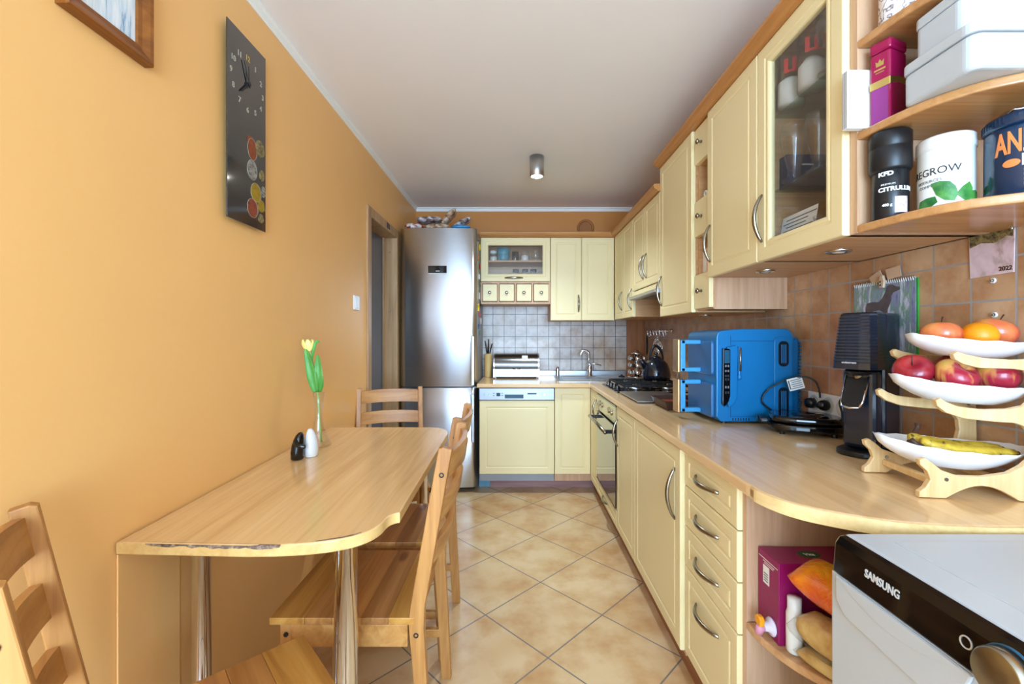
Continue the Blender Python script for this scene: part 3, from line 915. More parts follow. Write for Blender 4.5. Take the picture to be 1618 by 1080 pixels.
# ================================================================== FRIDGE
t = thing('refrigerator', 'tall stainless steel fridge freezer standing in the left corner', 'refrigerator', (-0.61, 3.75, 0.0))
fx0, fx1, fy = -0.909, -0.311, 3.412
mb = MB(M['fridge_side']).box(fx0 + .002, fx1 - .002, fy + .066, 4.07, 0.03, 2.068, bev=.004)
part('body', mb, t)
for x in (fx0 + .06, fx1 - .06):
    for y in (fy + .12, 4.0):
        part('foot', MB(M['black']).cyl((x, y, 0.0), .02, .035), t)
part('foot_grille', MB(M['black']).box(fx0 + .02, fx1 - .02, fy + .07, fy + .09, 0.012, 0.05), t)
def fridge_door(z0, z1):
    mb = MB(M['fridge_steel'])
    n = 14
    poly = []
    xc, hw = (fx0 + fx1) / 2, (fx1 - fx0) / 2
    for i in range(n + 1):
        u = -1 + 2 * i / n
        y = fy + 0.019 * u * u + (0.006 if abs(u) > .999 else 0)
        poly.append((xc + hw * u, y))
    poly += [(fx1, fy + .064), (fx0, fy + .064)]
    mb.prism(poly, z0, z1, bev=.002, seg=1)
    for f in mb.bm.faces:
        if abs(f.normal.z) < .3 and f.normal.y < -.9:
            f.smooth = True
    return mb
d = part('door', fridge_door(0.832, 2.072), t, 'upper fridge door')
def bar(z0, z1):
    mb = MB(M['alu'])
    x = fx1 - .026
    mb.box(x - .012, x + .012, fy - .045, fy - .030, z0, z1, bev=.004)
    for z in (z0 + .02, z1 - .02):
        mb.box(x - .009, x + .009, fy - .032, fy + .012, z - .012, z + .012, bev=.002)
    return mb
part('handle', bar(.845, 1.225), d)
pn = MB(M['black_gloss']).box(-0.690, -0.545, fy - .0008, fy + .004, 1.719, 1.776)
part('display', pn, d)
mb = MB(M['silver_ink']).box(-0.690, -0.545, fy - .001, fy + .004, 1.708, 1.7185)
mb.box(-0.63, -0.60, fy - .0014, fy, 1.732, 1.737, mat=M['white_ink'])
part('badge', mb, d)
d = part('door', fridge_door(0.04, 0.822), t, 'lower freezer door')
part('handle', bar(.405, .78), d)

# magnets on the fridge side
mcols = ['brown', 'yellow', 'black', 'orange', 'red', 'blue', 'white', 'green', 'brown', 'white', 'black', 'yellow', 'red', 'white', 'blue', 'green']
mnames = {}
random.seed(5)
zz = 2.02
for k, c in enumerate(mcols):
    y = 3.52 + (k * 0.37 % 1.0) * .36
    h, wd, th = random.uniform(.035, .06), random.uniform(.03, .055), random.uniform(.006, .013)
    lab = '%s fridge magnet on the side of the fridge, %s' % (c, ('near the top', 'in the upper part', 'in the middle', 'low in the cluster')[k * 4 // len(mcols)])
    if lab in mnames:
        lab = lab.replace('fridge magnet', 'little fridge magnet')
    mnames[lab] = 1
    shp = k % 3
    mb = MB(M['magnet'][c])
    xs = fx1 - .0018
    if shp == 0:
        mb.box(xs, xs + th, y - wd / 2, y + wd / 2, zz - h / 2, zz + h / 2, bev=.002)
    elif shp == 1:
        mb.lathe([(0, 0), (h / 2, 0), (h / 2, th * .6), (h / 3, th), (0, th)], (xs, y, zz), 16, axis='x')
    else:
        mb.prism([(y - wd / 2, zz - h / 2), (y + wd / 2, zz - h / 2), (y + wd * .35, zz), (y + wd / 2, zz + h / 3), (y, zz + h / 2), (y - wd / 2, zz + h / 4), (y - wd * .3, zz)], xs, xs + th, lambda u, v, w: (w, u, v), bev=.0015)
    solo('fridge_magnet', mb, lab, 'magnet', (xs, y, zz), 'magnets on the side of the fridge')
    zz -= 0.051

# bags on the fridge top
def pillow(L, W, Hh, seed, crimp=True):
    random.seed(seed)
    ph = [random.uniform(0, 6.28) for _ in range(6)]
    tb = bmesh.new()
    nu, nv = 18, 16
    grid = []
    for i in range(nu + 1):
        u = -1 + 2 * i / nu
        row = []
        prof = max(0.0, 1 - abs(u) ** 3.2) ** .6
        for j in range(nv):
            a = 2 * PI * j / nv
            cx, sz = math.cos(a), math.sin(a)
            wv = 1 + .07 * math.sin(5 * u + ph[0] + 2 * a) + .05 * math.sin(9 * u + ph[1] - a)
            y = W / 2 * (abs(cx) ** .7 * (1 if cx > 0 else -1)) * (.82 + .18 * prof) * (1 + .03 * math.sin(7 * u + ph[2]))
            z = Hh / 2 * (abs(sz) ** .9 * (1 if sz > 0 else -1)) * (prof * .94 + .05) * wv
            row.append(tb.verts.new((L / 2 * u, y, z)))
        grid.append(row)
    for A, B in zip(grid, grid[1:]):
        for j in range(nv):
            tb.faces.new((A[j], A[(j + 1) % nv], B[(j + 1) % nv], B[j]))
    tb.faces.new(grid[0])
    tb.faces.new(grid[-1])
    return tb
def bag(name, label, cat, m, L, W, Hh, loc, rot, seed, group=None):
    mb = MB(M[m])
    mb.add(pillow(L, W, Hh, seed), None, True)
    o = finish(name, mb)
    o.location = loc
    o.rotation_euler = rot
    tag(o, label, cat, group)
    return o
gb = 'packets on top of the fridge'
ft = 2.074
bag('food_packet', 'red and white food packet at the left end of the fridge top', 'packet', 'bag_red', .15, .17, .064, (-.828, 3.56, ft + .033), (0, 0, .1), 1, gb)
bag('food_packet', 'beige printed food packet lying flat in the middle of the fridge top', 'packet', 'bag_beige', .20, .17, .062, (-.632, 3.57, ft + .032), (0, 0, -.1), 2, gb)
bag('food_packet', 'white food packet lying across the packets below it on the fridge', 'packet', 'bag_white', .20, .17, .05, (-.715, 3.58, ft + .098), (0, -.05, .15), 3, gb)
bag('food_packet', 'beige food packet leaning up highest on the fridge', 'packet', 'bag_beige', .17, .14, .055, (-.560, 3.62, ft + .136), (0, -.85, .1), 4, gb)
bag('food_packet', 'blue food packet at the right of the pile on the fridge', 'packet', 'bag_blue', .15, .16, .042, (-.445, 3.54, ft + .022), (0, 0, .05), 5, gb)
bag('food_packet', 'pale food packet leaning above the blue packet on the fridge', 'packet', 'bag_white', .15, .13, .045, (-.445, 3.60, ft + .086), (0, -.45, .1), 6, gb)
solo('paper_sheet', MB(M['paper']).box(-.362, -.318, 3.52, 3.80, ft, ft + .008, bev=.002), 'flat white papers at the right end of the fridge top', 'paper', (-.34, 3.66, ft))

# ================================================================== BASE UNITS, BACK RUN
Yd = 3.382
t = thing('dishwasher', 'built-in dishwasher with steel control strip and yellow front, beside the fridge', 'dishwasher', (0.0, 3.7, 0.0))
part('body', MB(M['grey_plastic']).box(-.286, .292, Yd + .022, 4.06, .10, .826), t)
d = part('door', front_b(Yd, -.287, .293, .158, .728, ins=.05), t)
cp = part('control_panel', MB(M['steel_x']).box(-.289, .293, Yd - .006, Yd + .02, .732, .824, bev=.003), t)
mb = MB(M['display']).box(-.09, .055, Yd - .0068, Yd, .745, .775).box(-.155, -.125, Yd - .0068, Yd, .762, .788)
mb.box(.085, .155, Yd - .0068, Yd, .776, .787)
part('display', mb, cp)
for x, r, z in ((-.215, .008, .774), (.165, .007, .775), (.216, .010, .775)):
    part('button', MB(M['satin']).cyl((x, Yd - .006, z), r, -.004, 'y', seg=16), cp)
mb = MB(M['ink'])
for k in range(3):
    mb.box(-.25, -.246, Yd - .0066, Yd, .765 + k * .01, .768 + k * .01)
    mb.box(.197, .2, Yd - .0066, Yd, .765 + k * .01, .768 + k * .01)
for x in (-.175, -.11):
    mb.box(x - .006, x + .006, Yd - .0066, Yd, .764, .768).box(x - .006, x + .006, Yd - .0066, Yd, .782, .786)
part('marking', mb, cp)
t = thing('base_cabinet', 'plain yellow base cabinet door under the sink, right of the dishwasher', 'cabinet', (.44, 3.7, 0.0), group='yellow base cabinets')
part('body', MB(M['beech_z']).box(.2965, .655, Yd + .022, 4.06, .10, .826), t)
part('door', front_b(Yd, .2975, .574, .158, .824), t)
mb = MB(M['plinth']).box(-.305, .628, 3.555, 3.571, 0.0, .153)
tp_ = struct('trim_3', mb)
struct('tape_strip', MB(M['tape']).box(-.303, -.215, 3.5542, 3.5549, .004, .152), tp_)
struct('tape_strip', MB(M['tape']).box(.596, .627, 3.5542, 3.5549, .06, .13), tp_)
struct('trim_4', MB(M['plinth_r']).box(.628, .644, 1.15, 3.56, 0.0, .118))

# ================================================================== BASE UNITS, RIGHT RUN
XD = 0.575
def base_r(label, y_far, y_near, x=XD):
    t = thing('base_cabinet', label, 'cabinet', (.88, (y_far + y_near) / 2, 0.0), group='yellow base cabinets')
    part('body', MB(M['beech_z']).box(x + T + U, XR - .01, y_near + .001, y_far - .001, .10, .826), t)
    return t
t = base_r('narrow yellow corner base cabinet between the sink cabinet and the oven', 3.379, 3.104)
d = part('door', front_r(XD, 3.378, 3.105, .12, .824, ins=.04), t)
part('handle', bow((XD, 3.135, .63), (XD, 3.135, .77), N_), d)
t = base_r('narrow yellow base cabinet directly right of the oven', 2.508, 2.125)
d = part('door', front_r(XD, 2.507, 2.125, .12, .824), t)
part('handle', bow((XD, 2.475, .60), (XD, 2.475, .755), N_), d)
t = base_r('wide yellow base cabinet with one door between the narrow cabinet and the drawers', 2.122, 1.534)
d = part('door', front_r(XD, 2.121, 1.535, .12, .824), t)
part('handle', bow((XD, 1.585, .56), (XD, 1.585, .745), N_, .03, .0065), d)
XW = 0.59
t = thing('drawer_cabinet', 'yellow base cabinet of four stacked drawers at the near end of the worktop', 'cabinet', (.88, 1.35, 0.0))
part('body', MB(M['beech_z']).box(XW + T + U, XR - .01, 1.168, 1.530, .10, .826), t)
part('end_panel', MB(M['beech_z']).box(XW + .014, XR - .002, 1.1465, 1.1665, 0.0005, .8285), t)
for z0, z1 in ((.704, .824), (.565, .700), (.426, .561), (.12, .422)):
    d = part('drawer', front_r(XW, 1.529, 1.167, z0, z1, ins=.034), t)
    zc = (z0 + z1) / 2 + (.012 if z1 < .5 else 0) + (.06 if z0 < .2 else 0)
    part('handle', bow((XW, 1.435, zc), (XW, 1.275, zc), N_, .028, .006), d)

# oven
t = thing('oven', 'built-in oven with a mirrored black glass door under the hob', 'oven', (.88, 2.8, 0.0))
part('body', MB(M['black']).box(XD + .03, XR - .05, 2.514, 3.10, .20, .82), t)
cp = part('control_panel', MB(M['oven_steel']).box(XD - .004, XD + .025, 2.514, 3.10, .715, .815, bev=.003), t)
for y in (2.62, 2.70, 2.91, 2.99):
    kb = MB(M['oven_steel']).lathe([(0, 0), (.019, 0), (.018, -.006), (0, -.007)], (XD - .004, y, .768), 18, axis='x')
    part('knob', kb, cp)
part('top_strip', MB(M['black_gloss']).box(XD - .004, XD + .02, 2.514, 3.10, .8155, .8235), t)
d = part('door', MB(M['dark_glass']).box(XD - .006, XD + .025, 2.516, 3.098, .235, .700, bev=.003), t)
mb = MB(M['satin'])
mb.tube([(XD - .060, 2.535, .665), (XD - .060, 3.08, .665)], .011, 12)
part('handle', mb, d)
for y in (2.56, 3.055):
    part('handle_bracket', MB(M['black']).box(XD - .055, XD - .004, y - .012, y + .012, .655, .675, bev=.003), d)
part('trim_strip', MB(M['satin']).box(XD - .007, XD + .02, 2.516, 3.098, .226, .234), d)
d = part('drawer', front_r(XD, 3.098, 2.516, .12, .222, ins=.025), t)
part('handle', bow((XD, 2.89, .170), (XD, 2.73, .170), N_, .022), d)

# ================================================================== WORKTOP
ZT = 0.860
xe = 0.565
near = [(xe, 1.075), (xe + .002, 1.06), (.567, 1.03), (.577, .99), (.592, .957), (.615, .928), (.648, .902), (.69, .876), (.74, .854), (.80, .840), (.87, .832), (.96, .828), (XR - .001, .826)]
near = near[:1] + smooth2(near[1:], 4)
t = thing('worktop', 'wood-effect L-shaped worktop with a curved near end', 'worktop', (.88, 2.0, .83))
mb = MB(M['counter'])
mb.prism(near + [(XR - .001, 3.36), (xe, 3.36)], ZT - .031, ZT, bev=.007, seg=3)
o = part('side_slab', mb, t)
mb = MB(M['counter_x']).prism([(-.303, 3.352), (xe + .0005, 3.352), (xe + .0005, 3.3605), (XR - .001, 3.3605), (XR - .001, YB - .003), (-.303, YB - .003)], ZT - .031, ZT - .0002, bev=.007, seg=3)
part('back_slab', mb, t)
eb = []
for i, (x, y) in enumerate(near[1:]):
    eb.append((x, y))
ib = []
for i in range(len(eb)):
    a = V(eb[max(i - 1, 0)] + (0,))
    b = V(eb[min(i + 1, len(eb) - 1)] + (0,))
    d = (b - a).normalized()
    nrm = V((d.y, -d.x, 0))
    if nrm.y > 0:
        nrm = -nrm
    ib.append(((eb[i][0] + nrm.x * .0022), (eb[i][1] + nrm.y * .0022)))
eb2 = [(x, y) for x, y in eb]
mb = MB(M['edge']).prism(ib + eb2[::-1], ZT - .0305, ZT - .001)
part('edge_band', mb, t)
part('wall_upstand', MB(M['alu']).box(.20, 1.02, YB - .018, YB - .002, ZT, ZT + .045, bev=.003), t, 'brushed steel upstand behind the sink')

ZT = ZT + 0.0007
# sink
t = thing('sink', 'stainless steel inset sink in the corner of the worktop', 'sink', (.60, 3.75, ZT))
sx0, sx1, sy0, sy1 = .34, 1.00, 3.50, 4.04
mb = MB(M['alu'])
z = ZT
mb.box(sx0, sx1, sy0, 3.60, z, z + .003).box(sx0, sx1, 3.93, sy1, z, z + .003).box(sx0, .40, 3.60, 3.93, z, z + .003).box(.72, sx1, 3.60, 3.93, z, z + .003)
part('rim', mb, t)
part('bowl', MB(M['alu']).loops((.394, 3.594, z + .003), (1, 0, 0), (0, 1, 0), (0, 0, 1), .332, .342, [(0, 0), (.002, .005), (.010, .005), (.016, .001)]), t)
mb = MB(M['alu'])
for k in range(5):
    mb.box(.76 + k * .045, .775 + k * .045, 3.64, 3.90, z + .003, z + .006, bev=.001)
part('drainboard', mb, t)
t = thing('faucet', 'chrome single-lever tap with a curved spout at the sink', 'faucet', (.665, 3.97, ZT + .003))
mb = MB(M['chrome']).lathe([(0, 0), (.028, 0), (.028, .006), (.022, .012), (.021, .075), (.024, .09), (.018, .105), (0, .108)], (.665, 3.97, ZT + .003), 20)
part('body', mb, t)
pts = [(.66, 3.965, ZT + .10)]
for i in range(13):
    a = PI * .02 + i / 12 * PI * .98
    pts.append((.618 + .038 * math.cos(a), 3.945, ZT + .200 + .036 * math.sin(a)))
pts.append((.580, 3.945, ZT + .185))
part('spout', MB(M['chrome']).tube(pts, .0115, 12), t)
part('lever', MB(M['chrome']).tube([(.668, 3.965, ZT + .108), (.70, 3.955, ZT + .118), (.765, 3.94, ZT + .104)], [.014, .012, .007], 10, flat=.6), t)
mb = MB(M['chrome']).lathe([(0, 0), (.018, 0), (.016, .01), (.015, .07), (.011, .085), (0, .088)], (.375, 3.97, ZT + .003), 16)
solo('soap_pump', mb, 'small chrome soap dispenser at the left of the sink', 'dispenser', (.375, 3.97, ZT + .003))
solo('sink_plug', MB(M['black']).lathe([(0, 0), (.03, 0), (.026, .008), (.008, .012), (.010, .02), (0, .022)], (.93, 3.86, ZT + .0065), 16), 'black sink plug lying on the draining board', 'plug', (.93, 3.86, ZT + .0065))

# hob
t = thing('gas_hob', 'black gas hob with cast iron pan supports', 'hob', (.89, 3.02, ZT))
hx0, hx1, hy0, hy1 = .645, 1.135, 2.79, 3.30
part('hob_plate', MB(M['black_gloss']).box(hx0, hx1, hy0, hy1, ZT, ZT + .008, bev=.003), t)
zb = ZT + .008
for x, y, r in ((.80, 2.93, .045), (1.01, 2.92, .034), (.80, 3.17, .034), (1.01, 3.16, .05)):
    mb = MB(M['alu']).lathe([(r * .9, 0), (r, .006), (r * .9, .016), (0, .016)], (x, y, zb), 24)
    b = part('burner', mb, t)
    part('burner_cap', MB(M['cast']).lathe([(r * .8, .0162), (r * .8, .021), (r * .6, .024), (0, .025)], (x, y, zb), 24), b)
for yc in (2.925, 3.165):
    mb = MB(M['cast'])
    zt = zb + .040
    for a, b in (((.70, yc - .11), (1.115, yc - .11)), ((.70, yc + .11), (1.115, yc + .11)), ((.70, yc - .11), (.70, yc + .11)), ((1.115, yc - .11), (1.115, yc + .11)), ((.905, yc - .11), (.905, yc + .11))):
        mb.box(min(a[0], b[0]) - .005, max(a[0], b[0]) + .005, min(a[1], b[1]) - .005, max(a[1], b[1]) + .005, zt - .012, zt, bev=.002)
    for x, y in ((.70, yc - .11), (1.115, yc - .11), (.70, yc + .11), (1.115, yc + .11)):
        mb.box(x - .006, x + .006, y - .006, y + .006, zb, zt - .004)
    for xc in (.80, 1.01):
        for dx, dy in ((1, 0), (-1, 0), (0, 1), (0, -1)):
            x1_, y1_ = xc + dx * .10, yc + dy * .105
            xa_, ya_ = xc + dx * .028, yc + dy * .028
            mb.box(min(xa_, x1_) - .004, max(xa_, x1_) + .004, min(ya_, y1_) - .004, max(ya_, y1_) + .004, zt - .010, zt + .003, bev=.0015)
    part('pan_support', mb, t)
for k, y in enumerate((2.875, 2.97, 3.065, 3.16)):
    mb = MB(M['black']).lathe([(0, 0), (.022, 0), (.020, .006), (.016, .008), (.0145, .026), (0, .028)], (.668, y, zb), 18)
    mb.box(.664, .672, y - .018, y + .018, zb + .022, zb + .032, bev=.002)
    part('knob', mb, t)
# ribbed tray beside the hob
mb = MB(M['alu'])
poly = []
ny = 30
for i in range(ny + 1):
    poly.append((2.36 + i * (2.775 - 2.36) / ny, .006 + (.006 if i % 2 else 0)))
poly += [(2.775, 0.003), (2.36, 0.003)]
mb.prism(poly, .655, .95, lambda u, v, w: (w, u, ZT + .004 + v))
t = thing('draining_tray', 'ribbed silver metal tray on the worktop in front of the hob', 'tray', (.80, 2.56, ZT))
part('tray', mb, t)
for x in (.68, .93):
    for y in (2.39, 2.74):
        part('foot', MB(M['satin']).lathe([(0, 0), (.008, 0), (.008, .008), (0, .008)], (x, y, ZT), 12), t)
# dark baking tin
t = thing('baking_tin', 'small dark baking tin on the worktop behind the fryer handles', 'baking tin', (.80, 2.22, ZT))
mb = MB(M['brown_dark']).loops((.72, 2.115, ZT), (1, 0, 0), (0, 1, 0), (0, 0, 1), .21, .225, [(.02, 0), (0, .045), (-.008, .047), (.003, .047), (.022, .006)])
part('tin', mb, t)
mb = MB(M['chilli']).box(.745, .905, 2.14, 2.315, ZT + .0065, ZT + .03, bev=.006)
part('baked_filling', mb, t, 'reddish baked contents')

# ================================================================== ON THE BACK WORKTOP
# knife block
t = thing('knife_block', 'slim pale wooden knife block with black-handled knives beside the fridge', 'knife block', (-.255, 3.93, ZT))
mb = MB(wood('knife_block_wood', (190, 146, 84), (212, 170, 104), (226, 188, 124), 'z', .4)).lathe([(0, 0), (.036, 0), (.034, .004), (.034, .20), (.031, .205), (0, .205)], (-.255, 3.93, ZT), 24)
part('block', mb, t)
for k, (dx, dy, h, tl) in enumerate(((-.012, .008, .125, -.012), (.004, .012, .14, .0), (.016, -.002, .10, .016), (-.004, -.012, .085, .006))):
    mb = MB(M['black']).tube([(-.255 + dx, 3.93 + dy, ZT + .21), (-.255 + dx + tl * .5, 3.93 + dy, ZT + .20 + h * .5), (-.255 + dx + tl * 1.3, 3.93 + dy, ZT + .20 + h)], [.0075, .010, .0085], 10, flat=.6)
    kn = part('knife_handle', mb, t)
    part('bolster', MB(M['chrome']).cyl((-.255 + dx, 3.93 + dy, ZT + .198), .0065, .014, seg=12), kn)

# bread bin
t = thing('bread_bin', 'shiny steel roll-top bread bin on the back worktop', 'bread bin', (0.0, 3.9, ZT))
bx0, bx1 = -.200, .198
cy, cz, R = 3.885, ZT + .112, .100
prof = [(cy + .11, ZT + .014), (cy - .105, ZT + .014)]
for i in range(15):
    a = PI * 1.10 - i / 14 * PI * .62
    prof.append((cy + R * 1.08 * math.cos(a), cz + R * math.sin(a)))
prof += [(cy + .11, cz + R)]
mb = MB(M['bin']).prism(prof, bx0 + .012, bx1 - .012, lambda u, v, w: (w, u, v), smooth=False)
part('body', mb, t)
lid = []
for i in range(13):
    a = PI * 1.06 - i / 12 * PI * .40
    lid.append((cy + R * 1.13 * math.cos(a), cz + R * 1.05 * math.sin(a)))
for i in range(13):
    a = PI * 1.06 - (12 - i) / 12 * PI * .40
    lid.append((cy + R * 1.09 * math.cos(a), cz + R * 1.01 * math.sin(a)))
l_ = part('roll_lid', MB(M['bin']).prism(lid, bx0 + .014, bx1 - .014, lambda u, v, w: (w, u, v)), t)
part('handle', MB(M['chrome']).tube([(-.03, cy - .112, cz - .03), (-.02, cy - .126, cz - .03), (.02, cy - .126, cz - .03), (.03, cy - .112, cz - .03)], .004, 8), l_)
part('sticker', MB(M['label_white']).box(.048, .098, cy - .093, cy - .088, cz + .052, cz + .085, bev=.001), l_)
for xs in (bx0, bx1 - .012):
    mb = MB(M['steel']).prism([(cy + .112, ZT + .012), (cy - .108, ZT + .012)] + [(a * 1.0, b) for a, b in prof[2:]], xs, xs + .012, lambda u, v, w: (w, u, v))
    part('end_cap', mb, t)
for x in (bx0 + .02, bx1 - .02):
    for y in (cy - .09, cy + .09):
        part('foot', MB(M['chrome']).lathe([(0, 0), (.012, 0), (.010, .014), (0, .014)], (x, y, ZT), 14), t)

# green corner thing by the knife block: folded bag
t = thing('spice_rack', 'chrome carousel spice rack with glass jars in the corner behind the kettle', 'spice rack', (1.05, 3.80, ZT + .0065))
c = (1.05, 3.80)
zb0 = ZT + .0065
mb = MB(M['chrome']).lathe([(0, 0), (.075, 0), (.078, .006), (.06, .012), (.02, .014), (.02, .20), (.05, .204), (.055, .21), (.02, .222), (.012, .236), (0, .238)], (c[0], c[1], zb0), 28)
part('stand', mb, t)
for lv in range(3):
    for k in range(6):
        a = k * PI / 3 + .35
        p = V((c[0] + .052 * math.cos(a), c[1] + .052 * math.sin(a), zb0 + .048 + lv * .06))
        n = V((math.cos(a), math.sin(a), .25)).normalized()
        u = V((-math.sin(a), math.cos(a), 0))
        v = n.cross(u)
        Mx = frame(p, u, v, n)
        mb = MB(M['coffee'] if (lv + k) % 3 else M['powder'])
        pr = [(0, -.03), (.019, -.03), (.019, .012)]
        tb_pts = []
        for r_, z_ in pr:
            tb_pts.append((r_, z_))
        mm = MB(M['thin'])
        mb.lathe([(0, -.024), (.018, -.024), (.018, .010), (0, .010)], (0, 0, 0), 14)
        for vv in mb.bm.verts:
            vv.co = Mx @ vv.co
        j = part('spice_jar', mb, t)
        lidm = MB(M['chrome']).lathe([(.0205, .008), (.0215, .012), (.0215, .024), (.017, .028), (0, .029)], (0, 0, 0), 14)
        for vv in lidm.bm.verts:
            vv.co = Mx @ vv.co
        part('lid', lidm, j)
        mm.bm.free()

# kettle on the far-right burner
t = thing('kettle', 'dark blue-black domed whistling kettle on the gas hob', 'kettle', (1.01, 3.16, ZT + .052))
kc = (1.01, 3.16, ZT + .052)
K = M['kettle'] = plain('kettle_enamel', (22, 28, 40), .14, coat=.6)
part('body', MB(K).lathe([(0, 0), (.092, 0), (.100, .010), (.102, .035), (.096, .075), (.080, .115), (.055, .143), (.036, .152), (.034, .156), (0, .156)], kc, 36), t)
part('lid', MB(K).lathe([(.033, .155), (.030, .164), (.012, .17), (.010, .18), (.015, .188), (.010, .196), (0, .197)], kc, 24), t)
hp = []
for i in range(15):
    a = PI * i / 14
    hp.append((kc[0] - .005 + .055 * math.cos(a) * (1 if math.cos(a) > 0 else .7), kc[1], kc[2] + .135 + .108 * math.sin(a)))
part('handle', MB(M['black_satin']).tube(hp, [.009] * 3 + [.013] * 9 + [.009] * 3, 10, flat=.8), t)
part('spout', MB(K).tube([(kc[0] - .075, kc[1] - .005, kc[2] + .085), (kc[0] - .10, kc[1] - .005, kc[2] + .125), (kc[0] - .112, kc[1] - .005, kc[2] + .145)], [.026, .019, .016], 12), t)

# hanging rail with utensils on the right wall
t = thing('utensil_rail', 'chrome hanging rail with hooks on the tiled wall above the kettle', 'rail', (1.17, 3.62, 1.26))
rx, rz = 1.168, 1.268
part('bar', MB(M['chrome']).tube([(rx, 3.93, rz), (rx, 3.33, rz)], .007, 10), t)
for y in (3.90, 3.36):
    mb = MB(M['chrome']).tube([(XR - .001, y, rz), (rx, y, rz)], .006, 8)
    mb.lathe([(0, -.001), (.016, -.001), (.014, -.008), (0, -.008)], (XR, y, rz), 14, axis='x')
    part('bracket', mb, t)
hooks = (3.86, 3.78, 3.70, 3.62, 3.54, 3.46, 3.40)
for y in hooks:
    pts = [(rx, y, rz + .012), (rx - .010, y, rz + .009), (rx - .011, y, rz - .004), (rx - .004, y, rz - .03), (rx - .006, y, rz - .042), (rx - .014, y, rz - .044), (rx - .020, y, rz - .036)]
    part('hook', MB(M['chrome']).tube(pts, .0022, 6), t)
t = thing('spatula', 'long black turner hanging from the left hook of the rail', 'utensil', (rx - .013, 3.86, rz - .3), group='utensils on the rail')
part('handle', MB(M['black']).tube([(rx - .013, 3.86, rz - .036), (rx - .013, 3.86, rz - .14), (rx - .014, 3.86, rz - .20)], [.006, .009, .006], 8), t)
part('shaft', MB(M['satin']).tube([(rx - .014, 3.86, rz - .19), (rx - .015, 3.86, rz - .26)], .005, 8), t)
part('blade', MB(M['black']).prism([(3.83, -.26), (3.89, -.26), (3.90, -.35), (3.82, -.35)], rx - .018, rx - .013, lambda u, v, w: (w, u, rz + v), bev=.001), t)
t = thing('hanging_skimmer', 'round wire skimmer hanging on the rail above the kettle', 'utensil', (rx - .02, 3.55, rz - .2), group='utensils on the rail')
cyk, czk = 3.54, rz - .125
mb = MB(M['chrome'])
ring = [(rx - .03, cyk + .085 * math.cos(2 * PI * k / 28), czk + .07 * math.sin(2 * PI * k / 28)) for k in range(28)]
mb.tube(ring, .003, 6, closed=True)
for k in range(1, 9):
    q = -.085 + k * .019
    hh = .07 * math.sqrt(max(0, 1 - (q / .085) ** 2))
    pts = [(rx - .03 + .022 * (1 - (s / 4) ** 2), cyk + q, czk + hh * s / 4) for s in range(-4, 5)]
    mb.tube(pts, .0019, 5)
    q2 = -.07 + k * .0156
    ww = .085 * math.sqrt(max(0, 1 - (q2 / .07) ** 2))
    pts = [(rx - .03 + .022 * (1 - (s / 4) ** 2), cyk + ww * s / 4, czk + q2) for s in range(-4, 5)]
    mb.tube(pts, .0019, 5)
part('wire_bowl', mb, t)
part('handle', MB(M['chrome']).tube([(rx - .028, cyk, czk + .07), (rx - .015, cyk, rz - .043)], .003, 6), t)

# round vent on the back wall
mb = MB(M['vent']).lathe([(.058, 0), (.060, -.014), (.074, -.018), (.080, -.012), (.080, 0)], (.648, YB + .008, 2.238), 36, axis='y')
mb.lathe([(0, -.004), (.058, -.004)], (.648, YB + .008, 2.238), 36, axis='y')
solo('wall_vent', mb, 'round brown ventilation ring on the orange wall above the sink cabinet', 'vent', (.648, YB + .008, 2.238))

# contents of the flap-door cabinet
gj = 'jars and mugs in the flap-door cabinet'
zs = 1.887
yj = 3.87
def jar(name, label, cat, x, y, z, r, h, body, lidm=None, fill=None, lidh=.018, group=gj):
    t = thing(name, label, cat, (x, y, z), group=group)
    part('jar_body', MB(body).lathe([(0, 0), (r * .94, 0), (r, .006), (r, h * .8), (r * .86, h * .88), (r * .86, h)], (x, y, z), 20), t)
    if fill:
        part('contents', MB(fill[0]).lathe([(0, .004), (r * .9, .004), (r * .92, h * fill[1]), (0, h * fill[1])], (x, y, z), 18), t)
    if lidm:
        part('lid', MB(lidm).lathe([(r * .9, h - .004), (r * .92, h), (r * .92, h + lidh), (0, h + lidh)], (x, y, z), 18), t)
    return t
jar('storage_jar', 'small white-lidded jar at the left of the upper shelf behind the flap door', 'jar', -.205, yj, zs, .034, .075, M['thin'], M['tub_white'], (M['powder'], .55))
t = thing('mug_stack', 'teal mug behind the glass of the flap-door cabinet', 'mug', (-.115, yj, zs), group=gj)
part('cup', MB(M['teal']).lathe([(0, 0), (.040, 0), (.048, .01), (.052, .055), (.049, .06), (.053, .066), (.056, .115), (.052, .115), (.046, .02), (0, .016)], (-.115, yj, zs), 24), t)
jar('storage_jar', 'jar of dark beans upside down on the upper shelf behind the flap door', 'jar', -.01, yj, zs, .032, .10, M['thin'], None, (M['coffee'], .85))
jar('storage_jar', 'open glass tumbler jar right of the dark beans behind the flap door', 'jar', .075, yj, zs, .038, .10, M['thin'], None, (M['powder'], .5))
jar('storage_jar', 'rightmost clear glass jar on the upper shelf behind the flap door', 'jar', .17, yj, zs + .03, .042, .07, M['thin'], None, None)
solo('glass_saucer_stack', MB(M['thin']).lathe([(0, 0), (.05, 0), (.055, .006), (.05, .012), (.055, .018), (.05, .024), (.055, .029), (0, .0295)], (.17, yj, zs), 20), 'stack of clear saucers under the rightmost jar', 'saucers', (.17, yj, zs), gj)
zs2 = 1.7105
for k, (x, f) in enumerate(((-.005, 1), (.075, 1), (.15, 1), (.215, 0))):
    jar('espresso_glass', 'glass spice pot on the lower shelf behind the flap door, %s' % ('first from the left', 'second from the left', 'third from the left', 'last on the right')[k], 'glass', x, 3.86, zs2, .03, .085, M['thin'], M['brown_dark'] if f else None, None, .02, 'spice pots behind the flap door')
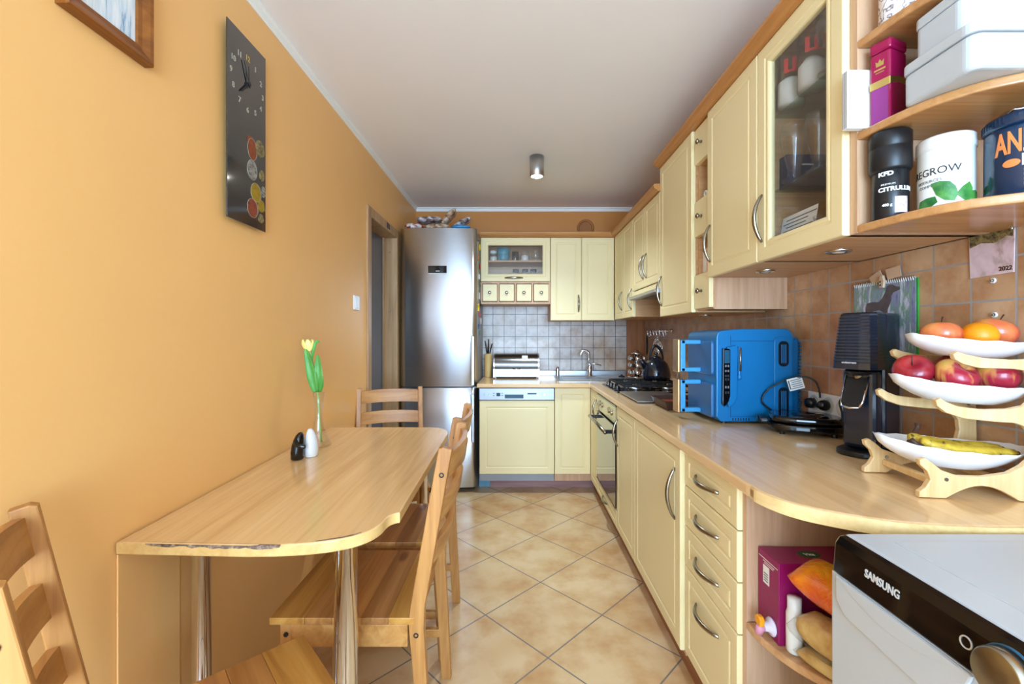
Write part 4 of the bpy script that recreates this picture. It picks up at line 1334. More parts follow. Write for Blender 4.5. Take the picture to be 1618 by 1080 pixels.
solo('white_box', MB(M['purple_grey'] if 'purple_grey' in M else plain('lilac_box', (176, 170, 190), .5)).box(-.235, -.06, 3.86, 4.04, zs2, zs2 + .07, bev=.003), 'low lilac box on the lower shelf behind the flap door', 'box', (-.15, 3.95, zs2))

# contents of the glass-door cabinet
gg = 'drinking glasses in the glass-door cabinet'
def weizen(label, x, y, z, h, r):
    return solo('beer_glass', MB(M['thin']).lathe([(0, 0), (r * .85, 0), (r * .85, .006), (r * .5, .014), (r * .42, .03), (r * .55, h * .3), (r * .95, h * .7), (r * .98, h * .85), (r * .86, h), (r * .84, h), (r * .93, h * .85), (r * .9, h * .7), (r * .5, h * .3), (r * .34, .034), (0, .03)], (x, y, z), 28), label, 'glass', (x, y, z), gg)
weizen('tall curved beer glass on the middle shelf, left behind the glass door', .897, 1.410, 1.7235, .178, .042)
weizen('tall curved beer glass on the middle shelf, at the right edge of the pane', .925, 1.335, 1.7235, .178, .042)
for k, (y, lab) in enumerate(((1.452, 'jar of white sugar with red print on the top glass shelf, left'), (1.345, 'jar of white powder with red print on the top glass shelf, right'))):
    x, z, r, h = .912, 1.9785, .042, .165
    t = thing('storage_jar', lab, 'jar', (x, y, z), group='jars on the top glass shelf')
    part('jar_body', MB(M['thin']).lathe([(0, 0), (r * .95, 0), (r, .006), (r, h), (r * .94, h), (r * .94, .008), (0, .006)], (x, y, z), 26), t)
    part('contents', MB(M['powder']).lathe([(0, .008), (r * .9, .008), (r * .9, .085 - k * .01), (r * .5, .098), (0, .094)], (x, y, z), 22), t)
    a0 = math.atan2(-y, -x) + .25
    mb = MB(M['red_lid'])
    for q in (-.024, 0.0, .024):
        wrap_poly(mb, [(q - .006, -.02), (q + .006, -.02), (q + .006, .02), (q - .006, .02)], (x, y), r + .0006, a0, z + .128)
    wrap_poly(mb, [(-.03, -.026), (.03, -.026), (.03, -.018), (-.03, -.018)], (x, y), r + .0006, a0, z + .128)
    part('red_print', mb, t)
solo('wine_glass', MB(M['thin']).lathe([(0, 0), (.034, 0), (.034, .003), (.005, .008), (.004, .07), (.03, .09), (.042, .13), (.034, .19), (.032, .19), (.040, .13), (.028, .092), (0, .082)], (.905, 1.255, 1.9785), 26), 'stemmed wine glass at the right of the top glass shelf', 'glass', (.905, 1.255, 1.9785), gg)
mb = MB(M['navy']).box(.905, 1.06, 1.462, 1.504, 1.7235, 1.832, bev=.002)
mb.box(.955, .995, 1.4614, 1.463, 1.795, 1.800, M['silver_ink'])
solo('navy_box', mb, 'navy blue box with pale lettering behind the curved beer glass', 'box', (.98, 1.48, 1.7235))
t = thing('paper_sheet', 'white printed sheet leaning at the bottom of the glass-door cabinet', 'paper', (.90, 1.38, 1.4975))
part('sheet', MB(M['paper']).prism([(.895, 1.4975), (.897, 1.4975), (.918, 1.625), (.916, 1.625)], 1.325, 1.500, lambda u, v, w: (u, w, v)), t)
mb = MB(M['grey_ink'])
for k in range(9):
    z = 1.512 + k * .012
    x = .895 + (z - 1.4975) / .1275 * .021 - .0006
    a = 1.49 - (k * .013 % .03)
    mb.box(x - .0003, x + .0006, a - .10 - .05 * ((k * 7) % 3) / 2, a, z, z + .003)
part('print', mb, t)
solo('tumbler_glass', MB(M['thin']).lathe([(0, 0), (.032, 0), (.036, .08), (.034, .08), (.030, .006), (0, .006)], (.915, 1.285, 1.4975), 24), 'plain tumbler at the bottom right of the glass-door cabinet', 'glass', (.915, 1.285, 1.4975), gg)

# things in the niches
def bx(name, label, cat, x0, x1, y0, y1, z0, h, m, group=None, stripes=()):
    mb = MB(m).box(x0, x1, y0, y1, z0, z0 + h, bev=.001)
    for (a, b, c_) in stripes:
        mb.box(x0 - .0005, x0 + .001, y0 + (y1 - y0) * a, y0 + (y1 - y0) * b, z0 + h * .15, z0 + h * .85, c_)
    return solo(name, mb, label, cat, ((x0 + x1) / 2, (y0 + y1) / 2, z0), group)
zn = 1.8675
gn = 'little things in the upper niche'
bx('small_box', 'cream carton at the near side of the upper niche', 'box', .90, .95, 1.945, 1.975, zn, .125, M['kraft'], gn, ((.2, .8, M['paper']),))
bx('small_box', 'pale pink carton in the middle of the upper niche', 'box', .89, .935, 1.978, 2.012, zn, .085, M['label_white'], gn, ((.3, .7, M['photo_pink']),))
bx('small_box', 'dark blue carton at the far side of the upper niche', 'box', .91, .95, 2.016, 2.045, zn, .075, M['navy'], gn)
solo('tape_roll', MB(M['tub_white']).lathe([(.010, -.006), (.018, -.006), (.018, .006), (.010, .006)], (.885, 2.035, zn + .018), 20, axis='x', closed=True), 'small white roll leaning at the front of the upper niche', 'roll', (.885, 2.035, zn))
zn = 1.5205
gn = 'booklets in the lower niche'
for k, (y, h, c_, lab) in enumerate(((2.062, .10, M['paper'], 'white booklet furthest left in the lower niche'), (2.048, .115, M['label_white'], 'second white booklet from the left in the lower niche'), (2.034, .11, M['paper'], 'third white booklet from the left in the lower niche'),
                                   (2.020, .115, M['apple_orange'], 'orange-spined booklet in the lower niche'), (2.006, .105, M['label_white'], 'white booklet right of the orange one in the lower niche'), (1.99, .09, M['tape'], 'pale blue booklet nearest the camera in the lower niche'))):
    bx('booklet', lab, 'book', .885, 1.02, y, y + .012, zn, h, c_, gn)

# ================================================================== OPEN SHELF CONTENTS
def cam_angle(x, y):
    return math.atan2(-y, -x)
s1, s2, s3 = 1.5012, 1.7342, 1.9642
# black two-stage tub
x, y, r = .902, 1.0545, .0375
t = thing('supplement_tub', 'black supplement tub with an oversized lid at the far end of the bottom shelf', 'tub', (x, y, s1), group='supplement tubs on the bottom shelf')
part('body', MB(M['tub_black']).lathe([(0, 0), (r - .004, 0), (r - .002, .003), (r - .002, .128), (r - .008, .134), (0, .134)], (x, y, s1), 40), t)
part('lid', MB(M['black_satin']).lathe([(r - .006, .112), (r + .001, .114), (r + .004, .12), (r + .004, .168), (r + .003, .170), (r + .004, .172), (r + .004, .204), (r, .209), (0, .209)], (x, y, s1), 40), t)
a0 = cam_angle(x, y)
lb = MB(M['white_ink'])
rr = r - .0016
lb.text('KFD', .0135, None, wrap=((x, y), rr, a0 - .22, s1 + .104), bold=.0006, sx=1.15)
lb.text('PREMIUM', .0055, None, wrap=((x, y), rr, a0 - .10, s1 + .079), sx=1.2)
lb.text('CITRULLINE', .0135, None, wrap=((x, y), rr, a0 + .48, s1 + .067), bold=.0005, sx=1.1)
lb.text('400 g', .0085, None, wrap=((x, y), rr, a0 - .15, s1 + .030), bold=.0003)
part('lettering', lb, t)
part('fruit_print', MB(M['photo_pink']).lathe([(rr + .0003, .010), (rr + .0003, .048)], (x, y, s1), 40), t).hide_render = False
# keep only the front slice of the print
o = bpy.data.objects['fruit_print']
bm = bmesh.new()
bm.from_mesh(o.data)
dele = []
for f in bm.faces:
    c_ = f.calc_center_median()
    d_ = (math.atan2(c_.y, c_.x) - (a0 + .62) + PI) % (2 * PI) - PI
    if abs(d_) > .42:
        dele.append(f)
bmesh.ops.delete(bm, geom=dele, context='FACES')
bm.to_mesh(o.data)
bm.free()
o['label'] = 'pale fruit picture'
# white REGROW tub
x, y, r = .978, .995, .0500
t = thing('supplement_tub', 'white supplement tub with green leaf print on the bottom shelf', 'tub', (x, y, s1), group='supplement tubs on the bottom shelf')
part('body', MB(M['tub_white']).lathe([(0, 0), (r - .003, 0), (r - .001, .004), (r - .001, .138), (r - .004, .142), (0, .142)], (x, y, s1), 48), t)
part('lid', MB(M['white_gloss']).lathe([(r - .004, .136), (r + .001, .138), (r + .001, .164), (r - .002, .168), (0, .168)], (x, y, s1), 48), t)
a0 = cam_angle(x, y)
lb = MB(M['ink'])
rr = r - .0006
lb.text('REGROW', .023, None, wrap=((x, y), rr, a0 - .42, s1 + .088), sx=.95)
lb.text('RESOURCES', .0088, None, M['grey_ink'], wrap=((x, y), rr, a0 - .62, s1 + .068), sx=1.05)
lb.text('COMPLEX', .0088, None, M['grey_ink'], wrap=((x, y), rr, a0 - .62, s1 + .057), sx=1.05)
part('lettering', lb, t)
lb = MB(M['leaf_print'])
leaf = [(-.028, .022), (-.012, .024), (.004, .020), (.014, .008), (.018, -.010), (.012, -.024), (-.004, -.020), (-.018, -.006)]
wrap_poly(lb, leaf, (x, y), rr + .0004, a0 + .05, s1 + .040)
wrap_poly(lb, [(.0, -.0), (.012, .016), (.026, .026), (.034, .012), (.030, -.01), (.02, -.018)], (x, y), rr + .0004, a0 + .32, s1 + .030)
wrap_poly(lb, [(-.026, -.012), (-.02, .006), (-.002, .010), (.014, .010), (.018, -.004), (.006, -.012)], (x, y), rr + .0004, a0 - .62, s1 + .022)
wrap_poly(lb, [(-.02, .0), (-.006, .012), (.014, .014), (.024, .008), (.02, -.004), (-.004, -.006)], (x, y), rr + .0004, a0 + .95, s1 + .024)
part('leaf_print', lb, t)
# dark blue tub
x, y, r = 1.052, .901, .0620
t = thing('supplement_tub', 'dark blue supplement tub with big orange lettering at the near end of the bottom shelf', 'tub', (x, y, s1), group='supplement tubs on the bottom shelf')
part('body', MB(M['tub_blue']).lathe([(0, 0), (r - .006, 0), (r - .003, .006), (r - .003, .012), (r - .001, .014), (r - .001, .140), (r - .004, .146), (0, .146)], (x, y, s1), 56), t)
mb = MB(M['tub_blue']).lathe([(r - .004, .146), (r + .0, .148), (r + .001, .150), (r + .001, .166), (r - .003, .171), (0, .171)], (x, y, s1), 56)
for k in range(56):
    a = 2 * PI * k / 56
    mb.box(-.0008, .0008, -.0012, .0012, .151, .165, None, 0, 1, Matrix.Translation((x + (r + .001) * math.cos(a), y + (r + .001) * math.sin(a), s1)) @ Matrix.Rotation(a + PI / 2, 4, 'Z'))
part('lid', mb, t)
a0 = cam_angle(x, y)
rr = r - .0006
lb = MB(M['orange_print'])
lb.text('ANIMAL', .062, None, wrap=((x, y), rr, a0 + .10, s1 + .108), bold=.0016, sx=.46)
tb_ = bmesh.new()
ell = [(.013 * math.cos(2 * PI * k / 24), .008 * math.sin(2 * PI * k / 24)) for k in range(24)]
wrap_poly(lb, ell, (x, y), rr + .0004, a0 - .33, s1 + .068)
tb_.free()
part('lettering', lb, t)
lb = MB(M['white_ink'])
lb.text('FURY', .030, None, wrap=((x, y), rr, a0 + .42, s1 + .070), bold=.0012, sx=.9)
lb.text('PRE-WORKOUT', .0075, None, wrap=((x, y), rr, a0 + .38, s1 + .090), bold=.0003)
for k in range(4):
    wrap_poly(lb, [(-.03, -.0025), (.024 - .006 * (k % 2), -.0025), (.024 - .006 * (k % 2), .0025), (-.03, .0025)], (x, y), rr + .0004, a0 + .44, s1 + .050 - k * .009)
part('small_lettering', lb, t)
bag('foil_pouch', 'crumpled silver foil pouch lying on the lid of the dark blue tub', 'pouch', 'foil', .09, .055, .022, (1.055, .925, s1 + .1725 + .012), (0, 0, 1.15), 21)
# second shelf
t = thing('tea_tin', 'tall crimson tin with a gold band on the middle shelf', 'tin', (.9065, 1.065, s2), math.radians(22), local=True)
mb = MB(M['crimson']).box(-.033, .033, -.022, .022, 0, .172, bev=.006, seg=3)
part('body', mb, t)
part('lid', MB(M['crimson']).box(-.0338, .0338, -.0228, .0228, .1725, .199, bev=.006, seg=3), t)
mb = MB(M['gold'])
mb.prism([(-.0334, .086), (-.0334, .104), (.0, .112), (.0334, .112), (.0334, .094), (0, .094)], -.0224, .0224, lambda u, v, w: (u, w, v), bev=.002)
part('band', mb, t)
part('lower_wrap', MB(M['purple']).box(-.0334, -.0328, -.0175, .0175, .003, .085), t)
mb = MB(M['gold']).box(-.0334, -.0328, -.012, .012, .128, .132).box(-.0334, -.0328, -.009, .009, .122, .124)
mb.prism([(-.008, .138), (.008, .138), (.009, .152), (.004, .147), (0, .155), (-.004, .147), (-.009, .152)], -.0334, -.0328, lambda u, v, w: (w, u, v))
part('gold_print', mb, t)
def rbox(mb, x0, x1, y0, y1, z0, z1, r, bev=.004, m=None):
    poly = []
    for cx_, cy_, a in ((x1 - r, y0 + r, -PI / 2), (x1 - r, y1 - r, 0), (x0 + r, y1 - r, PI / 2), (x0 + r, y0 + r, PI)):
        for k in range(7):
            q = a + k / 6 * PI / 2
            poly.append((cx_ + r * math.cos(q), cy_ + r * math.sin(q)))
    return mb.prism(poly, z0, z1, mat=m, bev=bev, seg=3)
t = thing('storage_box', 'large glossy white lidded tin overhanging the middle shelf', 'box', (1.03, .91, s2), group='white storage tins')
part('body', rbox(MB(M['white_enamel']), .872, 1.185, .832, .992, s2, s2 + .070, .022, .008), t)
part('lid', rbox(MB(M['white_enamel']), .870, 1.187, .830, .994, s2 + .0705, s2 + .092, .023, .003), t)
t = thing('storage_box', 'smaller glossy white tin on top of the large white tin', 'box', (1.04, .935, s2 + .0925), group='white storage tins')
part('body', rbox(MB(M['white_enamel']), .896, 1.18, .874, .986, s2 + .0925, s2 + .170, .018, .004), t)
part('lid', rbox(MB(M['white_enamel']), .894, 1.182, .872, .988, s2 + .1705, s2 + .192, .019, .003), t)
solo('paper_canister', MB(M['pattern']).lathe([(0, 0), (.037, 0), (.038, .002), (.038, .13), (.036, .134), (0, .134)], (.915, 1.045, s3), 36), 'patterned white canister on the top shelf', 'canister', (.915, 1.045, s3))
mb = MB(M['paper']).box(.818, .884, 1.079, 1.0975, 1.736, 1.880, bev=.002)
for k in range(5):
    mb.box(.8178, .819, 1.082 + k * .003, 1.0832 + k * .003, 1.738, 1.878, mat=M['grey_ink'])
solo('note_pad', mb, 'white notepad fixed upright to the front edge of the shelf side', 'notepad', (.85, 1.09, 1.736))

# ================================================================== AIR FRYER
t = thing('air_fryer', 'blue double-stack air fryer with two handled drawers on the worktop', 'air fryer', (.98, 1.95, ZT))
ax0, ax1, ay0, ay1, az0, az1 = .824, 1.140, 1.80, 2.10, ZT + .010, ZT + .392
mb = MB(M['fryer'])
prof = [(ax0 + .02, az0), (ax1, az0), (ax1, az1 - .03)]
for k in range(6):
    a = k / 5 * PI / 2
    prof.append((ax1 - .03 + .03 * math.cos(a), az1 - .03 + .03 * math.sin(a)))
prof += [(ax0 + .10, az1), (ax0 + .05, az1 - .004)]
for k in range(6):
    a = PI / 2 + k / 5 * PI / 2
    prof.append((ax0 + .028 + .028 * math.cos(a), az1 - .035 + .028 * math.sin(a)))
prof += [(ax0, az0 + .02)]
mb.prism(prof, ay0, ay1, lambda u, v, w: (u, w, v), bev=.012, seg=3)
part('body', mb, t)
mb = MB(M['fryer'])
mb.box(ax1 + .001, XR - .008, ay0 + .03, ay1 - .02, az0 + .002, az1 - .035, bev=.012)
for k in range(22):
    mb.box(XR - .009, XR - .002, ay0 + .028, ay1 - .04, az0 + .03 + k * .0138, az0 + .036 + k * .0138)
part('rear_housing', mb, t)
for x in (ax0 + .05, ax1 - .04):
    for y in (ay0 + .04, ay1 - .04):
        part('foot', MB(M['black']).cyl((x, y, ZT), .014, .0105, seg=14), t)
# side seams, vents
mb = MB(M['fryer_dark'])
mb.box(ax0 + .058, ax0 + .0595, ay0 - .0004, ay0 + .002, az0 + .02, az1 - .03)
mb.box(ax0 + .06, ax1 - .005, ay0 - .0004, ay0 + .002, az1 - .05, az1 - .0487)
mb.box(ax0 + .06, ax1 - .01, ay0 - .0004, ay0 + .002, az0 + .022, az0 + .0232)
for k in range(7):
    mb.box(.89 + k * .011, .894 + k * .011, ay0 - .0004, ay0 + .003, az0 + .004, az0 + .016)
part('seam', mb, t)
fm = MB(M['fryer'])
def obround(cx, cz, w, h, r, n=6):
    P_ = []
    for sx_, sz_, a in ((1, -1, -PI / 2), (1, 1, 0), (-1, 1, PI / 2), (-1, -1, PI)):
        for k in range(n + 1):
            q = a + k / n * PI / 2
            P_.append((cx + sx_ * (w / 2 - r) + r * math.cos(q), cz + sz_ * (h / 2 - r) + r * math.sin(q)))
    return P_
fm.prism(obround(1.098, ZT + .20, .074, .32, .02), ay0 - .005, ay0 + .004, lambda u, v, w: (u, w, v), bev=.002)
vp = part('vent_panel', fm, t)
for zc in (ZT + .290, ZT + .100):
    mb = MB(M['fryer_dark']).prism(obround(1.098, zc, .042, .104, .018), ay0 - .0062, ay0 - .004, lambda u, v, w: (u, w, v))
    for dx in (-.008, .0, .008):
        mb.box(1.098 + dx - .002, 1.098 + dx + .002, ay0 - .0085, ay0 - .006, zc - .038, zc + .038, M['fryer'], .001)
    part('vent', mb, vp)
# control strip
mb = MB(M['fryer']).prism([(.858, ZT + .100), (.868, ZT + .072), (.888, ZT + .084), (.902, ZT + .108), (.906, ZT + .315), (.896, ZT + .325), (.862, ZT + .318)], ay0 - .018, ay0 + .004, lambda u, v, w: (u, w, v), bev=.004)
cs = part('control_pod', mb, t)
mb = MB(M['black_gloss']).prism([(.842, ZT + .085), (.850, ZT + .075), (.866, ZT + .095), (.872, ZT + .118), (.873, ZT + .305), (.868, ZT + .312), (.845, ZT + .312)], ay0 - .0192, ay0 - .002, lambda u, v, w: (u, w, v), bev=.001)
part('control_panel', mb, cs)
mb = MB(M['display']).box(.848, .870, ay0 - .0196, ay0 - .018, ZT + .252, ZT + .305)
for k, (z, m_) in enumerate(((.236, 'grey_ink'), (.216, 'grey_ink'), (.196, 'ink'), (.182, 'ink'), (.150, 'grey_ink'), (.128, 'ink'))):
    for xx in (.851, .861):
        part('button', MB(M[m_]).box(xx, xx + .006, ay0 - .0197, ay0 - .018, ZT + z, ZT + z + .009), cs)
part('display', mb, cs)
mb = MB(M['fryer']).box(.910, .921, ay0 - .012, ay0 + .003, ZT + .185, ZT + .32, bev=.004)
mb.ball((.9155, ay0 - .006, ZT + .195), (.011, .01, .014))
part('probe_holder', mb, t)
part('probe', MB(M['satin']).tube([(.9155, ay0 - .016, ZT + .22), (.9155, ay0 - .016, ZT + .315)], .004, 8), t)
# drawers
for z0, z1, lab in ((ZT + .200, ZT + .342, 'upper blue-grey drawer'), (ZT + .022, ZT + .166, 'lower blue-grey drawer')):
    poly = obround(ay0 + .148, (z0 + z1) / 2, .250, z1 - z0, .012)
    mb = MB(M['fryer_front']).prism(poly, ax0 - .010, ax0 + .01, lambda u, v, w: (w, u, v), bev=.004)
    d = part('drawer', mb, t, lab)
    yc = 1.945
    za, zb_ = z0 + .006, z1 + .004
    hp = [(ax0 - .008, yc, zb_ - .008), (.737, yc, zb_ - .008), (.724, yc, zb_ - .022), (.724, yc, za + .022), (.737, yc, za + .008), (ax0 - .008, yc, za + .008)]
    mb = MB(M['fryer_handle'])
    mb.box(.728, ax0 - .008, yc - .016, yc + .016, zb_ - .018, zb_, bev=.004)
    mb.box(.728, ax0 - .008, yc - .016, yc + .016, za, za + .018, bev=.004)
    mb.box(.726, .748, yc - .016, yc + .016, za, zb_, bev=.004)
    hd = part('handle', mb, d)
    part('grip_plate', MB(M['warm']).box(.714, .7255, yc - .0155, yc + .05, za - .003, zb_ + .003, bev=.003), hd, 'bronze-toned silver grip plate, orange reflection put into its colour')
part('badge', MB(M['silver_ink']).box(ax0 + .012, ax0 + .016, 1.93, 1.97, az1 - .027, az1 - .017), t)

# ================================================================== CONTACT GRILL
t = thing('contact_grill', 'low black glossy sandwich grill in front of the fryer', 'sandwich maker', (1.085, 1.645, ZT), math.radians(-24), local=True)
bp = []
def sq(a, b, n=40, p=3.4):
    return [(a * abs(math.cos(2 * PI * k / n)) ** (2 / p) * (1 if math.cos(2 * PI * k / n) >= 0 else -1), b * abs(math.sin(2 * PI * k / n)) ** (2 / p) * (1 if math.sin(2 * PI * k / n) >= 0 else -1)) for k in range(n)]
part('base', MB(M['black_gloss']).prism(sq(.120, .098), .014, .040, bev=.008, seg=3), t)
l_ = part('lid', MB(M['black_gloss']).prism(sq(.118, .096), .0415, .068, bev=.014, seg=4), t)
mb = MB(M['black_gloss']).lathe([(.055, .0675), (.05, .0725), (.02, .0735), (0, .0735)], (.01, 0, 0), 30)
part('lid_dome', mb, l_)
mb = MB(M['black_satin']).box(-.152, -.1205, -.042, .042, .032, .052, bev=.007)
part('handle', mb, t)
part('latch', MB(M['black']).box(-.158, -.1525, -.014, .014, .030, .056, bev=.003), t)
for x in (-.08, .08):
    for y in (-.06, .06):
        part('foot', MB(M['black']).cyl((x, y, 0), .009, .0145, seg=12), t)
cd = [(1.10, 1.768, .890), (1.05, 1.775, .915), (1.005, 1.785, .955), (1.02, 1.780, 1.00), (1.06, 1.760, 1.035), (1.10, 1.735, 1.058), (1.14, 1.715, 1.062), (1.165, 1.70, 1.045), (1.172, 1.69, 1.01), (1.172, 1.685, .985)]
GI = (Matrix.Translation((1.085, 1.645, ZT)) @ Matrix.Rotation(math.radians(-24), 4, 'Z')).inverted()
def inv(mb):
    for v_ in mb.bm.verts:
        v_.co = GI @ v_.co
    return mb
pc_ = part('power_cord', inv(MB(M['black']).tube(smooth_pts(cd), .0036, 8)), t)
part('plug', inv(MB(M['black']).lathe([(0, -.001), (.019, -.001), (.021, -.012), (.018, -.024), (.010, -.036), (0, -.037)], (XR - .0125, 1.662, .960), 20, axis='x')), pc_)
tg = MB(M['label_white']).box(-.028, .028, -.0006, .0006, -.024, .024)
for k in range(5):
    tg.box(-.018 + (k % 2) * .004, .022, -.0009, -.0005, .014 - k * .008, .017 - k * .008, mat=M['grey_ink'])
tg.box(-.025, -.021, -.0009, -.0005, -.018, .018, mat=M['brown_dark'])
for v_ in tg.bm.verts:
    v_.co = Matrix.Translation((1.105, 1.728, 1.035)) @ Matrix.Rotation(-.2, 4, 'Z') @ Matrix.Rotation(-.28, 4, 'Y') @ v_.co
part('paper_tag', inv(tg), pc_, 'white printed paper tag on the cord')
cd = [(1.150, 1.545, .905), (1.158, 1.552, .945), (1.166, 1.575, .985), (1.172, 1.56, 1.008), (1.170, 1.53, 1.012), (1.165, 1.50, .99)]
part('power_cord', inv(MB(M['black']).tube(smooth_pts(cd), .0036, 8)), t, 'second short black cable arching up from the grill')

# wall socket strip
t = thing('wall_socket', 'white triple wall socket strip on the tiles behind the sandwich grill', 'socket', (XR, 1.67, .965))
part('plate', MB(M['white_gloss']).box(XR - .011, XR - .0005, 1.545, 1.775, .918, 1.002, bev=.003), t)
for k, y in enumerate((1.735, 1.66, 1.585)):
    mb = MB(M['white_enamel']).lathe([(.032, -.0112), (.030, -.0125), (.021, -.0125), (.020, -.005), (0, -.005)], (XR, y, .96), 24, axis='x')
    s = part('outlet', mb, t)
    mb = MB(M['ink'])
    for q in (-.009, .009):
        mb.lathe([(.0026, -.0049), (.0026, -.0055), (0, -.0055)], (XR, y + q, .96), 8, axis='x')
    mb.box(XR - .0125, XR - .006, y - .002, y + .002, .9765, .9795, mat=M['satin'])
    part('contact', mb, s)
solo('power_plug', MB(M['black']).lathe([(0, -.013), (.019, -.013), (.021, -.024), (.018, -.040), (0, -.042)], (XR - .0, 1.737, .958), 20, axis='x'), 'black plug in the socket nearest the fryer', 'plug', (XR - .02, 1.737, .958))

# ================================================================== SODA MAKER
t = thing('soda_maker', 'black soda maker with a ribbed front standing between the grill and the fruit stand', 'soda maker', (1.094, 1.358, ZT), math.radians(-64), local=True)
hw = .052
part('base', MB(M['black_satin']).prism([(a, b - .020) for a, b in sq(.060, .085, 36, 2.6)], 0, .016, bev=.004), t)
part('body', MB(M['soda']).box(-hw + .002, hw - .002, -.012, .078, .0165, .432, bev=.008), t)
part('column', MB(M['soda']).box(-.046, .046, -.060, -.013, .0165, .262, bev=.016, seg=3), t)
hd = MB(M['soda'])
def ring_at(z, w_, f_):
    return [(-w_, -.014), (-w_, -f_ + .022), (-w_ + .012, -f_ + .006), (-w_ * .35, -f_), (w_ * .35, -f_), (w_ - .012, -f_ + .006), (w_, -f_ + .022), (w_, -.014)]
tb = bmesh.new()
RR = []
nz = 36
for i in range(nz + 1):
    q = i / nz
    z = .262 + q * .171
    rib = .0016 if (i % 2 and .12 < q < .97) else 0
    w_ = .060 - .010 * q + rib * .6
    f_ = .098 - .018 * q + rib
    if i == nz:
        w_ -= .004
        f_ -= .004
    RR.append([tb.verts.new((a, b, z)) for a, b in ring_at(z, w_, f_)])
for A, B in zip(RR, RR[1:]):
    for k in range(8):
        tb.faces.new((A[k], A[(k + 1) % 8], B[(k + 1) % 8], B[k]))
tb.faces.new(RR[0])
tb.faces.new(RR[-1])
hd.add(tb)
h_ = part('head', hd, t)
mb = MB(M['silver_ink'])
mb.text('sodastream', .0085, frame((-.004, -.0985, .282), (1, 0, 0), (0, .1, .995), (0, -1, 0)), bold=.0002)
part('lettering', mb, h_)
mb = MB(M['black']).lathe([(.036, .2545), (.034, .246), (.022, .242), (0, .242)], (0, -.050, 0), 24)
mb.lathe([(.016, .243), (.014, .228), (.008, .222), (0, .222)], (0, -.050, 0), 18, mat=M['satin'])
part('nozzle', mb, t)
mb = MB(M['chrome'])
for sx_ in (-.030, .030):
    mb.tube([(sx_, -.060, .240), (sx_ * .95, -.088, .170), (sx_ * .8, -.100, .150)], .0035, 8)
mb.tube([(-.024, -.100, .150), (0, -.104, .146), (.024, -.100, .150)], .0035, 8)
cr = part('bottle_cradle', mb, t)
mb = MB(M['black_satin']).prism([(-.026, .150), (.026, .150), (.032, .236), (-.032, .236)], 0, .002, lambda u, v, w: (u, -.062 - (.238 - v) * .46 + w, v))
part('cradle_plate', mb, cr)

# ================================================================== FRUIT STAND
SR = math.radians(-7)
SX, SY = 1.040, 1.058
t = thing('fruit_stand', 'pale bamboo three-tier fruit stand on the near end of the worktop', 'fruit stand', (SX, SY, ZT + .0012), SR, local=True)
def side(dy, lab=None):
    top = [( -.118, .0), (-.105, .0), (-.07, .0)]
    P_ = [(-.128, 0.0), (-.075, 0.0)]
    for k in range(1, 10):                       # arch between the feet
        q = k / 10
        P_.append((-.075 + .145 * q, .030 * math.sin(PI * q)))
    P_ += [(.07, 0.0), (.134, 0.0), (.138, .10), (.136, .20), (.138, .338), (.112, .338)]
    # top arm, lower edge sweeping back to the spine
    P_ += [(.125, .312), (.06, .308), (.0, .312), (-.035, .320), (-.052, .326), (-.060, .320), (-.056, .308), (-.04, .298), (-.01, .290), (.06, .288), (.085, .284), (.098, .268), (.102, .245), (.096, .222), (.082, .208)]
    P_ += [(.05, .200), (.0, .198), (-.05, .204), (-.072, .213), (-.086, .222), (-.095, .217), (-.092, .204), (-.074, .190), (-.04, .178), (.02, .172), (.062, .170), (.082, .162), (.095, .144), (.098, .118), (.092, .092), (.076, .076)]
    P_ += [(.05, .060), (.0, .050), (-.05, .050), (-.084, .062), (-.102, .078), (-.116, .088), (-.128, .084), (-.126, .072), (-.112, .058), (-.106, .040), (-.116, .022), (-.128, .012)]
    return MB(M['bamboo']).prism(P_, dy - .007, dy + .007, lambda u, v, w: (u, w, v), bev=.002)
for dy in (-.092, .092):
    s = part('side_frame', side(dy), t)
    for x, z in ((-.075, .042), (.085, .042), (.120, .26), (.118, .185)):
        part('screw', MB(M['satin']).cyl((x, dy - .0068, z), .0042, -.002, 'y', seg=10), s)
for x, z in ((-.078, .028), (.08, .028), (.120, .17)):
    part('crossbar', MB(M['bamboo']).box(x - .008, x + .008, -.0848, .0848, z - .008, z + .008, bev=.003), t)
fwd = Matrix.Rotation(SR, 4, 'Z')
def stand_pt(x, y, z):
    p = fwd @ V((x, y, z))
    return V((SX + p.x, SY + p.y, ZT + p.z))
